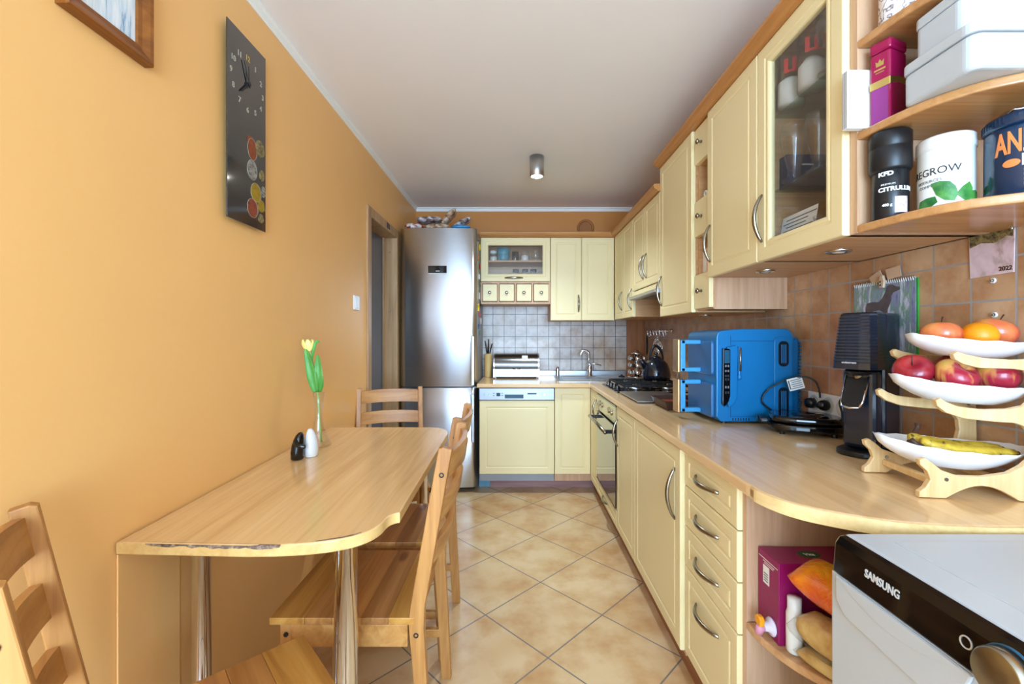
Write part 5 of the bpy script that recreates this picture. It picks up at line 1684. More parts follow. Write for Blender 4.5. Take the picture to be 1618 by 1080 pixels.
def bowl(label, cx, z, L, W, Hh, tilt=.06):
    """boat-shaped porcelain bowl with a wavy rim and pointed ends"""
    mb = MB(M['ceramic'])
    tb = bmesh.new()
    n = 56
    def ring(s, zz, rim=False):
        R_ = []
        for k in range(n):
            a = 2 * PI * k / n
            ca, sa = math.cos(a), math.sin(a)
            x = L / 2 * s * ca
            y = W / 2 * s * sa * (1 - .16 * ca * ca) ** .5
            z_ = zz
            if rim:
                z_ += .012 * ca ** 4 + (.0012 * math.sin(14 * a))
            R_.append(tb.verts.new((x, y, z_)))
        return R_
    pr = [(.42, 0), (.46, -.002), (.50, .0), (.66, Hh * .22), (.80, Hh * .48), (.92, Hh * .78), (1.0, Hh)]
    rings = [ring(s, zz, i == len(pr) - 1) for i, (s, zz) in enumerate(pr)]
    inn = [(.985, Hh), (.905, Hh * .78), (.78, Hh * .50), (.64, Hh * .26), (.42, .004)]
    rings += [ring(s, zz, i == 0) for i, (s, zz) in enumerate(inn)]
    for A, B in zip(rings, rings[1:]):
        for k in range(n):
            tb.faces.new((A[k], A[(k + 1) % n], B[(k + 1) % n], B[k]))
    tb.faces.new(rings[0])
    tb.faces.new(rings[-1])
    mb.add(tb, None, True)
    o = finish('fruit_bowl', mb)
    p = stand_pt(cx, 0, z)
    o.location = p
    o.rotation_euler = (0, tilt, SR)
    tag(o, label, 'bowl', 'bowls of the fruit stand')
    return o
bowl('white boat-shaped bowl with bananas on the lowest tier of the stand', .0, .053, .315, .190, .048)
bowl('white boat-shaped bowl of red apples on the middle tier of the stand', .030, .205, .300, .190, .044)
bowl('white boat-shaped bowl on the top tier of the stand', .048, .313, .262, .185, .036)

def apple_fn(p):
    rr_ = math.sqrt(p.x * p.x + p.y * p.y)
    dz = -.34 * math.exp(-(rr_ / .30) ** 2) if p.z > 0 else .22 * math.exp(-(rr_ / .26) ** 2)
    s = 1.0 + .10 * p.z
    return (p.x * s, p.y * s, p.z * .92 + dz)
def apple(label, m, cx, cy, cz, r, tilt=(0, 0, 0), gname='apples on the fruit stand'):
    p = stand_pt(cx, cy, cz)
    t = thing('apple', label, 'apple', p, 0, gname, local=True)
    R_ = (Matrix.Rotation(tilt[2], 4, 'Z') @ Matrix.Rotation(tilt[1], 4, 'Y') @ Matrix.Rotation(tilt[0], 4, 'X'))
    part('flesh', MB(M[m]).ball((0, 0, 0), (r, r, r * .92), None, 28, 18, apple_fn, R_), t)
    a = R_ @ V((0, 0, r * .52))
    b = R_ @ V((.002, 0, r * .9))
    c_ = R_ @ V((.006, .002, r * 1.16))
    part('stalk', MB(M['kraft'] if m == 'apple_pale' else M['brown_dark']).tube([a, b, c_], [.0016, .0013, .002], 6), t)
    return t
zm = .206 + .054
apple('dark red apple at the left end of the middle bowl', 'apple', -.064, .010, zm + .016, .041, (.5, -.7, 0))
apple('red and yellow apple with its stalk facing out, second in the middle bowl', 'apple_pale', -.002, -.030, zm + .007, .043, (.75, -.1, .4))
apple('red and yellow apple at the right of the middle bowl', 'apple_pale', .088, -.026, zm + .004, .042, (.25, .2, 2.2))
apple('dark red apple at the back of the middle bowl behind the others', 'apple', .044, .038, zm + .014, .041, (1.2, .2, 0))
zt_ = .316 + .046
apple('orange-red apple at the left of the top bowl', 'apple_orange', -.012, -.002, zt_ + .002, .039, (-.1, .1, 0))
apple('flat-lying orange-red apple at the right of the top bowl beside the orange', 'apple_orange', .112, .012, zt_ + .006, .043, (.1, .35, 0))
p = stand_pt(.052, -.024, zt_ + .001)
mb = MB(M['orange_fruit']).ball(p, (.034, .034, .031), None, 24, 16)
o = solo('orange', mb, 'single orange between the two apples in the top bowl', 'orange', p)
# bananas
def banana(label, offs, curve, z, rb=.0185):
    pts, rs = [], []
    N = 16
    for i in range(N + 1):
        q = i / N
        x = -.085 + .195 * q
        y = offs + curve * (1 - (2 * q - 1) ** 2)
        zz = z - .09 * x + .010 * (2 * q - 1) ** 2 + (.006 if i < 2 else 0)
        pts.append(V((x, y, zz)))
        rs.append(rb * min(1, .50 + 2.6 * min(q, 1 - q)))
    t = thing('banana', label, 'banana', stand_pt(0, 0, 0), SR, 'bananas in the lowest bowl', local=True)
    mb = MB(M['banana']).tube(pts, rs, 5)
    part('peel', mb, t)
    e = MB(M['brown_dark']).tube([pts[-1] + V((-.002, 0, 0)), pts[-1] + V((.008, 0, .001))], [.007, .004], 6)
    part('tip', e, t)
    return t, pts
tb1, pp = banana('banana at the front of the lowest bowl', -.043, -.004, .092)
st = MB(M['brown_dark']).tube([(-.086, -.046, .102), (-.098, -.042, .110), (-.104, -.036, .117)], [.008, .006, .007], 8)
part('stalk', st, tb1)
tb2, pp = banana('banana lying behind the front one in the lowest bowl, dark stalk up', -.008, .004, .094)
st = MB(M['brown_dark']).tube([(-.080, -.006, .104), (-.062, .010, .122), (-.046, .022, .134), (-.044, .024, .144)], [.009, .0055, .005, .007], 8)
part('stalk', st, tb2)

# calendar and card on the tiles
t = thing('wall_calendar', 'spiral-bound wall calendar showing a grey dog among trees', 'calendar', (XR, 1.42, 1.14))
cy0, cy1, cz0, cz1 = 1.300, 1.537, 1.130, 1.398
part('page', MB(M['photo_forest']).box(XR - .0075, XR - .006, cy0, cy1, cz0, cz1), t)
part('backing', MB(M['green']).box(XR - .0055, XR - .0015, cy0 - .006, cy1 - .002, cz0 - .01, cz1 - .002), t, 'green back pages')
mb = MB(M['white'])
for k in range(30):
    y = cy0 + .006 + k * (cy1 - cy0 - .012) / 29
    mb.tube([(XR - .008, y, cz1 - .008), (XR - .011, y, cz1 + .002), (XR - .005, y, cz1 + .007), (XR - .002, y, cz1 - .002)], .0012, 5)
part('spiral', mb, t)
dog = [(1.484, 1.29), (1.486, 1.318), (1.478, 1.333), (1.455, 1.336), (1.432, 1.334), (1.418, 1.345), (1.405, 1.366), (1.402, 1.380), (1.392, 1.386), (1.378, 1.385), (1.366, 1.378), (1.354, 1.376), (1.352, 1.368), (1.362, 1.364), (1.376, 1.360), (1.384, 1.350), (1.384, 1.335), (1.392, 1.318), (1.398, 1.305), (1.398, 1.26), (1.41, 1.26), (1.414, 1.30), (1.43, 1.308), (1.456, 1.304), (1.464, 1.262), (1.478, 1.26)]
part('dog_picture', MB(M['dog']).prism(dog, XR - .0082, XR - .0074, lambda u, v, w: (w, u, v)), t, 'grey dog in the photograph')
mb = MB(M['kraft'])
mb.prism([(1.468, 1.418), (1.425, 1.438), (1.412, 1.412), (1.424, 1.400), (1.455, 1.395)], XR - .0105, XR - .0085, lambda u, v, w: (w, u, v))
mb.prism([(1.405, 1.436), (1.352, 1.442), (1.345, 1.408), (1.395, 1.402)], XR - .0095, XR - .0085, lambda u, v, w: (w, u, v))
solo('paper_tag', mb, 'pair of beige paper tags clipped above the dog calendar', 'paper', (XR - .009, 1.41, 1.40))
mb = MB(M['kraft']).prism([(1.417, 1.378), (1.402, 1.378), (1.398, 1.398), (1.404, 1.418), (1.414, 1.418), (1.420, 1.398)], XR - .020, XR - .0112, lambda u, v, w: (w, u, v), bev=.002)
mb.tube([(XR - .021, 1.409, 1.400), (XR - .024, 1.409, 1.392), (XR - .021, 1.409, 1.385)], .002, 6, M['satin'])
solo('clip', mb, 'small clip holding the calendar and paper tags', 'clip', (XR - .012, 1.409, 1.378))
t = thing('photo_calendar', 'faded pink photo card printed 2022, on the tiles under the curved shelf', 'calendar', (XR, 1.10, 1.37))
mb = MB(M['photo_pink']).prism([(1.147, 1.373), (1.047, 1.376), (1.045, 1.483), (1.151, 1.487)], XR - .0035, XR - .0012, lambda u, v, w: (w, u, v))
part('card', mb, t)
mb = MB(M['herbs']).prism([(1.147, 1.452), (1.12, 1.46), (1.09, 1.454), (1.06, 1.466), (1.048, 1.462), (1.047, 1.481), (1.149, 1.485)], XR - .0042, XR - .003, lambda u, v, w: (w, u, v))
part('top_picture', mb, t)
mb = MB(M['brown_dark']).text('2022', .015, frame((XR - .0040, 1.064, 1.387), (0, -1, 0), ZV, (-1, 0, 0)), bold=.0003)
part('year', mb, t)
solo('pin', MB(M['satin']).ball((XR - .006, 1.049, 1.480), .004), 'tiny pin holding the pink calendar card', 'pin', (XR - .006, 1.049, 1.480))
for k, (y, z, lab) in enumerate(((1.094, 1.361, 'upper round metal wall plug in the tiles below the pink card'), (1.091, 1.275, 'lower round metal wall plug in the tiles below the pink card'))):
    mb = MB(M['white_gloss']).lathe([(0, -.0005), (.0075, -.0005), (.0065, -.004), (.0035, -.004), (.0035, -.002), (0, -.002)], (XR, y, z), 18, axis='x')
    mb.lathe([(0, -.0022), (.003, -.0022), (.0028, -.007), (0, -.008)], (XR, y, z), 10, axis='x', mat=M['satin'])
    solo('wall_anchor', mb, lab, 'screw', (XR, y, z), 'metal plugs in the tiles')

# ================================================================== TABLE
def ztab(y):
    return 0.740 + (y - 1.02) * 0.0238
xw = XL + .0015
out = [(xw + .004, 1.021), (-.62, 1.008), (-.559, 1.010), (-.497, 1.016), (-.437, 1.030), (-.391, 1.052), (-.360, 1.084), (-.346, 1.118), (-.343, 1.145), (-.338, 1.165), (-.328, 1.178), (-.316, 1.184),
       (-.318, 1.30), (-.320, 1.60), (-.322, 2.06), (-.330, 2.10), (-.350, 2.145), (-.385, 2.178), (-.43, 2.190), (xw + .004, 2.190)]
out = out[:2] + smooth2(out[2:12], 4) + out[12:14] + smooth2(out[14:19], 4) + out[19:]
t = thing('dining_table', 'long wood-effect table fixed along the orange wall on chrome legs', 'table', (-.63, 1.6, 0.0))
mb = MB(M['table'])
mb.prism(out, -.029, 0.0, lambda u, v, w: (u, v, ztab(v) + w), bev=.005, seg=2, side_mat=M['edge_table'])
top = part('tabletop', mb, t)
random.seed(3)
cp = []
xs = [-.865 + k * .016 for k in range(21)]
for x in xs:
    yy = 1.021 - (x - xw) / (-.62 - xw) * .013
    cp.append((x, yy))
low = [(x, -.003 - random.uniform(.002, .008) * min(1, (k + .3) / 2, (20.3 - k) / 2)) for k, (x, y) in enumerate(cp)]
tb = bmesh.new()
A = [tb.verts.new((x, y - .0006, ztab(y) - .0022)) for x, y in cp]
B = [tb.verts.new((x, y - .0006, ztab(y) + z)) for (x, y), (_, z) in zip(cp, low)]
C_ = [tb.verts.new((x, y + .006, ztab(y) + .0004)) for x, y in cp]
for k in range(20):
    tb.faces.new((A[k], A[k + 1], B[k + 1], B[k]))
    tb.faces.new((C_[k], C_[k + 1], A[k + 1], A[k]))
part('chipped_edge', MB(M['chip']).add(tb), top, 'worn grey strip where the edge has chipped')
tb = bmesh.new()
ch = [(-.470, 1.0225), (-.440, 1.0298), (-.415, 1.0395), (-.391, 1.0525), (-.378, 1.066)]
A = [tb.verts.new((x, y + .003, ztab(y) + .0004)) for x, y in ch]
B = [tb.verts.new((x - .004, y + .009 - .004 * (k in (0, 4)), ztab(y) + .0004)) for k, (x, y) in enumerate(ch)]
for k in range(4):
    tb.faces.new((A[k], A[k + 1], B[k + 1], B[k]))
part('scratch', MB(M['chip']).add(tb), top)
for x, y, r in ((-.435, 1.115, .029), (-.858, 1.19, .023), (-.452, 2.095, .025)):
    mb = MB(M['chrome']).lathe([(0, .0005), (r + .006, .0005), (r + .005, .006), (r, .010), (r, ztab(y) - .040), (r + .012, ztab(y) - .036), (r + .012, ztab(y) - .0298), (0, ztab(y) - .0298)], (x, y, 0), 40)
    part('leg', mb, t)
part('support_board', MB(M['orange']).box(xw, xw + .004, 1.026, 1.215, .003, .709, bev=.001), t, 'orange-painted board against the wall under the near end')

# ================================================================== CHAIRS
def make_chair(label, loc, rz):
    t = thing('dining_chair', label, 'chair', loc, rz, 'pine chairs around the table', local=True)
    s = MB(M['pine_seat'][0])
    ws = [(-.190, -.112), (-.112, -.030), (-.030, .048), (.048, .120), (.120, .190)]
    # boards run front to back of the seat turned sideways: along x
    ys = [(-.222, -.125), (-.125, -.050), (-.050, .030), (.030, .105), (.105, .178)]
    for k, (a, b) in enumerate(ys):
        s.box(-.192, .192, a + .0002, b - .0002, .4285, .448, mat=M['pine_seat'][(k * 3 + 1) % 4], bev=.0015)
    part('seat', s, t)
    a = MB(M['pine_x'])
    a.box(-.150, .150, -.190, -.172, .372, .428, bev=.002).box(-.150, .150, .150, .168, .372, .428, bev=.002)
    part('apron', a, t)
    for sx_ in (-1, 1):
        part('side_rail', MB(M['pine_x']).box(sx_ * .180 - .009, sx_ * .180 + .009, -.165, .158, .366, .428, bev=.002), t)
        lg = part('leg', MB(M['pine']).box(sx_ * .170 - .017, sx_ * .170 + .017, -.195, -.160, 0.0, .4282, bev=.003), t)
        part('bolt', MB(M['black']).cyl((sx_ * .1868, -.1775, .400), .0065, sx_ * .003, 'x', seg=12), lg)
        prof = [(.190, 0), (.172, .30), (.160, .43), (.166, .48), (.243, .912), (.254, .916), (.280, .910), (.205, .475), (.203, .42), (.212, .25), (.224, 0)]
        lg = part('leg', MB(M['pine']).prism(prof, sx_ * .178 - .0135, sx_ * .178 + .0135, lambda u, v, w: (w, u, v), bev=.003), t, 'back leg running up into a back post')
        for y, z in ((.182, .400), (.252, .840)):
            mb = MB(M['black']).lathe([(0, 0), (.007, 0), (.007, sx_ * .002), (.004, sx_ * .002), (.004, 0)], (sx_ * .1914, y, z), 14, axis='x')
            part('bolt', mb, lg)
        part('stretcher', MB(M['pine_x']).box(sx_ * .172 - .009, sx_ * .172 + .009, -.162, .190, .150, .178, bev=.002), t)
    for zc, hh in ((.862, .078), (.738, .074), (.615, .070)):
        tb = bmesh.new()
        n = 14
        RR = []
        for i in range(n + 1):
            u = -1 + 2 * i / n
            x = u * .1646
            off = -.004 + .024 * (1 - u * u)          # bowed backwards
            yb_ = .186 + (zc - .45) * .172 + .008
            arch = .007 * (1 - u * u)
            zt0, zb0_ = zc + hh / 2 - .006 + arch, zc - hh / 2 + .004 * (1 - u * u)
            dy = (zt0 - zb0_) * .172
            y0_ = yb_ + off
            RR.append([tb.verts.new(p) for p in ((x, y0_ - .008 - dy / 2, zb0_), (x, y0_ + .008 - dy / 2, zb0_), (x, y0_ + .008 + dy / 2, zt0), (x, y0_ - .008 + dy / 2, zt0))])
        for A, B in zip(RR, RR[1:]):
            for k in range(4):
                tb.faces.new((A[k], A[(k + 1) % 4], B[(k + 1) % 4], B[k]))
        tb.faces.new(RR[0])
        tb.faces.new(RR[-1])
        part('back_slat', MB(M['pine_x']).add(tb), t)
    return t
ch0 = make_chair('pine chair pushed under the near half of the table, its back to the aisle', (-.458, 1.392, 0), -PI / 2)
dup(ch0, (-.484, 1.835, 0), -PI / 2, 'pine chair under the far half of the table, second along the aisle')
dup(ch0, (-.690, 2.400, 0), math.radians(17), 'pine chair at the far end of the table next to the doorway, facing the camera')
dup(ch0, (-.583, .842, 0), math.radians(133), 'pine chair in the near left corner, nearest the camera, its back to the wall')

# ================================================================== ON THE TABLE
vx, vy = -.835, 1.845
vz = ztab(vy) + .0005
t = thing('vase', 'slender clear glass bud vase with a wide foot on the table', 'vase', (vx, vy, vz))
part('vessel', MB(M['thin']).lathe([(0, 0), (.046, 0), (.050, .004), (.047, .010), (.030, .055), (.022, .085), (.017, .13), (.018, .18), (.024, .225), (.0225, .225), (.016, .18), (.0145, .13), (.019, .088), (.026, .058), (.040, .016), (0, .012)], (vx, vy, vz), 32), t)
t = thing('tulip', 'single yellow tulip with green leaves standing in the glass vase', 'flower', (vx, vy, vz + .014))
part('stem', MB(M['stem']).tube(smooth_pts([(vx + .012, vy, vz + .016), (vx + .002, vy, vz + .12), (vx - .006, vy, vz + .24), (vx - .022, vy, vz + .33), (vx - .040, vy, vz + .404)]), .0042, 8), t)
fl = (vx - .041, vy, vz + .398)
for k in range(6):
    a = k * PI / 3
    tb = bmesh.new()
    rows = []
    inner = .82 if k % 2 else 1.0
    for i in range(9):
        q = i / 8
        rad = (.008 + .017 * math.sin(min(1, q * 1.5) * PI / 2) - .002 * q ** 4) * inner
        ww = (.024 * math.sin(PI * (.15 + .66 * q)) + .003) * (1 - .35 * q ** 6)
        row = []
        for j in range(5):
            v_ = (j / 4 - .5) * 2
            aa = a + v_ * ww / max(rad, .004) * .55
            row.append(tb.verts.new((fl[0] + rad * math.cos(aa) - .006 * q, fl[1] + rad * math.sin(aa), fl[2] + .052 * q * (1 - .10 * v_ * v_))))
        rows.append(row)
    for A, B in zip(rows, rows[1:]):
        for j in range(4):
            tb.faces.new((A[j], A[j + 1], B[j + 1], B[j]))
    o = part('petal', MB(M['petal']).add(tb, None, True), t)
    md = o.modifiers.new('solid', 'SOLIDIFY')
    md.thickness = .0012
def leaf(pts, wmax, up):
    pts = [V(p) for p in smooth_pts(pts, 6)]
    tb = bmesh.new()
    rows = []
    n = len(pts)
    for i, p in enumerate(pts):
        q = i / (n - 1)
        t_ = (pts[min(i + 1, n - 1)] - pts[max(i - 1, 0)]).normalized()
        s_ = t_.cross(V(up)).normalized()
        nn = s_.cross(t_)
        w_ = wmax * (math.sin(PI * min(1, .10 + .9 * q)) ** .7) * (1 if q < .97 else .4) + .001
        rows.append([tb.verts.new(p + s_ * w_ * u + nn * (w_ * .5 * u * u)) for u in (-1, -.5, 0, .5, 1)])
    for A, B in zip(rows, rows[1:]):
        for j in range(4):
            tb.faces.new((A[j], A[j + 1], B[j + 1], B[j]))
    mb = MB(M['leafgreen']).add(tb, None, True)
    o = part('leaf', mb, t)
    md = o.modifiers.new('solid', 'SOLIDIFY')
    md.thickness = .0014
leaf([(vx - .008, vy - .006, vz + .228), (vx - .014, vy - .012, vz + .27), (vx - .026, vy - .018, vz + .33), (vx - .050, vy - .014, vz + .415)], .019, (0, -1, .15))
leaf([(vx + .000, vy - .004, vz + .229), (vx + .008, vy - .014, vz + .28), (vx + .006, vy - .016, vz + .33), (vx - .002, vy - .006, vz + .385)], .016, (.2, -1, 0))
leaf([(vx + .002, vy + .002, vz + .229), (vx + .012, vy - .008, vz + .27), (vx + .010, vy - .012, vz + .315)], .014, (.1, -1, 0))
leaf([(vx - .030, vy, vz + .36), (vx - .016, vy - .004, vz + .415), (vx - .008, vy, vz + .440), (vx + .004, vy, vz + .438)], .006, (0, -1, .3))

# hugging salt and pepper pots
def hugger(name, label, m, x, y, z, s, cat, grp):
    t = thing(name, label, cat, (x, y, z), group=grp)
    pr = [(0, 0), (.024, 0), (.0275, .004), (.029, .03), (.027, .055), (.0225, .075), (.017, .090), (.009, .100), (0, .103)]
    body = MB(m).lathe(pr, (0, 0, 0), 28)
    for v_ in body.bm.verts:
        q = v_.co.z / .103
        v_.co = V((x + v_.co.x * .82 + s * .012 * q * q, y + v_.co.y, z + v_.co.z))
    part('body', body, t)
    arm = MB(m).tube(smooth_pts([(x + s * .004, y - .024, z + .074), (x + s * .016, y - .034, z + .062), (x + s * .034, y - .0345, z + .056), (x + s * .046, y - .030, z + .055)], 4), [.0085] * 5 + [.0095] * 4 + [.0085] * 3 + [.005], 12)
    part('arm', arm, t)
    return t
sy = 1.665
sz = ztab(sy) + .0008
hugger('pepper_pot', 'black hugging figure pepper pot on the table by the wall', M['black_gloss'], -.833, sy - .004, sz, 1, 'pepper pot', 'hugging salt and pepper set')
t = thing('salt_pot', 'white hugging figure salt pot pressed against the black one', 'salt pot', (-.800, sy + .036, sz), group='hugging salt and pepper set')
pr = [(0, 0), (.024, 0), (.0275, .004), (.029, .03), (.027, .055), (.0225, .078), (.017, .094), (.009, .105), (0, .108)]
body = MB(M['white_gloss']).lathe(pr, (0, 0, 0), 28)
for v_ in body.bm.verts:
    q = v_.co.z / .108
    v_.co = V((-.798 + v_.co.x * .82 - .006 * q * q, sy + .036 + v_.co.y, sz + v_.co.z))
part('body', body, t)

# ================================================================== LEFT WALL
# clock
t = thing('wall_clock', 'tall dark glass wall clock printed with bowls of spices', 'clock', (XL, 1.494, 1.603))
xc = XL + .022
part('face', MB(M['clockface']).box(xc - .004, xc, 1.388, 1.601, 1.603, 2.238, bev=.0008), t)
part('movement', MB(M['black']).box(XL + .001, xc - .0045, 1.455, 1.535, 2.04, 2.12, bev=.003), t)
cyc, czc = 1.494, 2.083
FW = dict(u=(0, 1, 0), v=ZV, n=(1, 0, 0))
for k in range(1, 13):
    a = PI / 2 - k * PI / 6
    yy, zz_ = cyc + .088 * math.cos(a), czc + .088 * math.sin(a)
    mb = MB(M['gold_num'] if k == 12 else M['numeral'])
    mb.text(str(k), .026, frame((xc + .0004, yy, zz_), (0, 1, 0), ZV, (1, 0, 0)), bold=.0003)
    part('numeral', mb, t)
for ang, L_, w_ in ((math.radians(-132), .058, .005), (math.radians(112), .072, .0035), (math.radians(92), .06, .0012)):
    d_ = V((0, math.cos(ang), math.sin(ang)))
    n_ = V((0, -d_.z, d_.y))
    o_ = V((xc + .004, cyc, czc))
    mb = MB(M['black']).prism([(-.012, -w_), (L_, -w_ * .5), (L_, w_ * .5), (-.012, w_)], 0, .0015, lambda u, v, w: tuple(o_ + d_ * u + n_ * v + V((w, 0, 0))))
    part('hand', mb, t)
part('hub', MB(M['black']).cyl((xc, cyc, czc), .007, .008, 'x', seg=16), t)
for q_, (y, z, a_, b_, m_) in enumerate(((1.520, 1.872, .026, .036, 'paprika'), (1.510, 1.900, .02, .014, 'paprika'), (1.565, 1.892, .028, .03, 'herbs'), (1.518, 1.800, .027, .034, 'salt'), (1.540, 1.728, .030, .032, 'turmeric'), (1.520, 1.668, .030, .032, 'chilli'),
                         (1.572, 1.69, .02, .022, 'turmeric'), (1.585, 1.745, .012, .02, 'salt'), (1.570, 1.645, .016, .016, 'herbs'), (1.575, 1.80, .014, .02, 'herbs'))):
    mb = MB(M[m_])
    mb.prism([(y + a_ * math.cos(2 * PI * k / 24) * (1 + .06 * math.sin(5 * k)), z + b_ * math.sin(2 * PI * k / 24)) for k in range(24)], xc + .0001, xc + .0005 + .0002 * q_, lambda u, v, w: (w, u, v))
    if m_ in ('paprika', 'salt', 'turmeric', 'chilli') and a_ > .022:
        mb.tube([(xc + .0006 + .0002 * q_, y + a_ * 1.03 * math.cos(2 * PI * k / 24), z + b_ * 1.03 * math.sin(2 * PI * k / 24)) for k in range(24)], .0006, 5, M['numeral'], closed=True)
    part('spice_picture', mb, t)
# picture frame
t = thing('picture_frame', 'brown wooden picture frame with a blue and white sketch high on the left wall', 'picture', (XL, 1.0, 1.9))
py0, py1, pz0, pz1, wd = .889, 1.105, 1.900, 2.200, .036
fp = [(0.0, 0.0), (.022, 0.0), (.026, .004), (.024, .012), (.016, .026), (.014, wd), (0.0, wd)]     # (height off wall, inset)
tb = bmesh.new()
RR = []
for hgt, ins in fp:
    RR.append([tb.verts.new((XL + .0015 + hgt, a, b)) for a, b in ((py0 + ins, pz0 + ins), (py1 - ins, pz0 + ins), (py1 - ins, pz1 - ins), (py0 + ins, pz1 - ins))])
for A, B in list(zip(RR, RR[1:])) + [(RR[-1], RR[0])]:
    for k in range(4):
        tb.faces.new((A[k], A[(k + 1) % 4], B[(k + 1) % 4], B[k]))
part('frame', MB(M['picwood']).add(tb), t)
part('picture', MB(M['sketch']).box(XL + .002, XL + .008, py0 + wd - .004, py1 - wd + .004, pz0 + wd - .004, pz1 - wd + .004), t)
# light switch
t = thing('light_switch', 'white double rocker light switch on the orange wall beside the door', 'switch', (XL, 2.555, 1.42))
part('plate', MB(M['white_gloss']).box(XL + .0005, XL + .010, 2.512, 2.596, 1.377, 1.461, bev=.003), t)
for a in (2.523, 2.555):
    part('rocker', MB(M['white_gloss']).box(XL + .009, XL + .014, a, a + .030, 1.388, 1.450, bev=.0015), t)

# ================================================================== CEILING LAMP
lx, ly = .137, 2.93
t = thing('ceiling_lamp', 'silver cylinder spotlight on the ceiling, switched on', 'lamp', (lx, ly, ZC))
mb = MB(M['alu']).lathe([(0, -.0005), (.048, -.0005), (.048, -.135), (.045, -.138), (.040, -.134), (.040, -.120), (0, -.120)], (lx, ly, ZC), 36)
part('housing', mb, t)
part('bulb', MB(M['lamp_glow']).lathe([(.036, -.121), (.030, -.134), (.015, -.140), (0, -.141)], (lx, ly, ZC), 24), t)
l = bpy.data.lights.new('ceiling_spot', 'SPOT')
l.energy = 62
l.color = (.74, .89, 1.0)
l.spot_size = math.radians(125)
l.spot_blend = .8
l.shadow_soft_size = .035
o = bpy.data.objects.new('ceiling_spot', l)
COL.objects.link(o)
o.location = (lx, ly, ZC - .146)

# ================================================================== WASHING MACHINE
t = thing('washing_machine', 'white front-loading washing machine at the near right with a black control panel', 'washing machine', (.89, .52, 0.0))
wx, wy0, wy1, wz = .600, .222, .820, .853
WB = M['white_enamel']
part('body', MB(WB).box(wx + .012, XR - .012, wy0, wy1, .02, .822, bev=.006), t)
tm = MB(WB)
tm.box(wx + .013, XR - .012, wy0, wy1, .823, wz, bev=.008, seg=3)
tm.box(wx + .075, XR - .05, wy0 + .04, wy1 - .04, wz - .001, wz + .0015, bev=.001)
part('top_plate', tm, t)
# control panel: glossy black band, slightly tilted, wraps to the top edge
pp = [(wx + .0125, .852), (wx + .002, .850), (wx - .006, .838), (wx - .010, .787), (wx + .0125, .784)]
part('control_panel', MB(M['black_gloss']).prism(pp, wy0 + .002, wy1 - .004, lambda u, v, w: (u, w, v), bev=.004), t)
nrm = V((-.996, 0, .08)).normalized()
vup = V((.08, 0, .996)).normalized()
def pan(y, z, off=.0006):
    x = wx - .006 - (.838 - z) / .051 * .004
    return V((x, y, z)) + nrm * off
mb = MB(M['silver_ink']).text('SAMSUNG', .0185, frame(pan(.7085, .8195), (0, -1, 0), vup, nrm), bold=.0004, sx=.80)
part('lettering', mb, t)
mb = MB(M['silver_ink'])
tb = bmesh.new()
p0 = pan(.575, .818)
mb.tube([p0 + V((0, -1, 0)) * .0075 * math.cos(2 * PI * k / 24) + vup * .0075 * math.sin(2 * PI * k / 24) for k in range(24)], .0011, 5, closed=True)
tb.free()
part('power_button', mb, t)
p0 = pan(.522, .814, 0)
kb = MB(M['satin']).lathe([(0, 0), (.031, 0), (.031, .016), (.029, .020), (.0275, .021), (0, .0205)], (0, 0, 0), 40)
Fk = frame(p0, (0, -1, 0), vup, nrm)
for v_ in kb.bm.verts:
    v_.co = Fk @ v_.co
kn = part('knob', kb, t)
rg = MB(M['display']).lathe([(.0335, 0), (.0335, .003), (.0315, .003)], (0, 0, 0), 40)
for v_ in rg.bm.verts:
    v_.co = Fk @ v_.co
part('knob_ring', rg, kn)
# front skin below the panel, with detergent drawer
fm = MB(WB)
fm.prism([(wx + .012, .783), (wx - .010, .785), (wx - .010, .02), (wx + .012, .02)], wy0, wy1 - .001, lambda u, v, w: (u, w, v), bev=.004)
part('front_panel', fm, t)
dw = MB(WB).prism([(.800, .784), (.800, .742), (.780, .722), (.605, .710), (.590, .716), (.575, .745), (.560, .784)], wx - .016, wx - .0105, lambda u, v, w: (w, u, v), bev=.003)
dd = part('detergent_drawer', dw, t)
hr = [(.790, .7838)] + [(.790 - .215 * q, .784 - .030 * math.sin(PI * q) ** .8 * (1 - .15 * q)) for q in [k / 16 for k in range(1, 16)]] + [(.575, .7838)]
part('grip_plate', MB(WB).prism(hr, wx - .0172, wx - .0155, lambda u, v, w: (w, u, v), bev=.0007), dd)
dr_ = MB(M['alu']).lathe([(.185, 0), (.175, -.02), (.150, -.028), (.135, -.018)], (wx - .0105, .521, .40), 48, axis='x')
p_ = part('porthole', dr_, t)
part('porthole_glass', MB(M['dark_glass']).lathe([(.134, -.019), (.08, -.010), (0, -.006)], (wx - .0105, .521, .40), 40, axis='x'), p_)

# ================================================================== OPEN END SHELF UNDER THE WORKTOP
es = [(.602, 1.1425), (.602, 1.12), (.607, 1.08), (.622, 1.03), (.648, .98), (.69, .932), (.75, .892), (.83, .862), (.93, .845), (XR - .003, .838)]
es = es[:1] + smooth2(es[1:], 4)
t = thing('end_shelf', 'curved open shelves under the near end of the worktop', 'shelf unit', (.88, 1.0, 0.0))
for z in (.455, .075):
    part('shelf_board', MB(M['beech']).prism(es + [(XR - .003, 1.1425)], z, z + .020, bev=.004), t)
part('back_panel', MB(M['beech_z']).box(XR - .0025, XR - .0005, .838, 1.1435, 0.0, .828), t)
sh = .4755
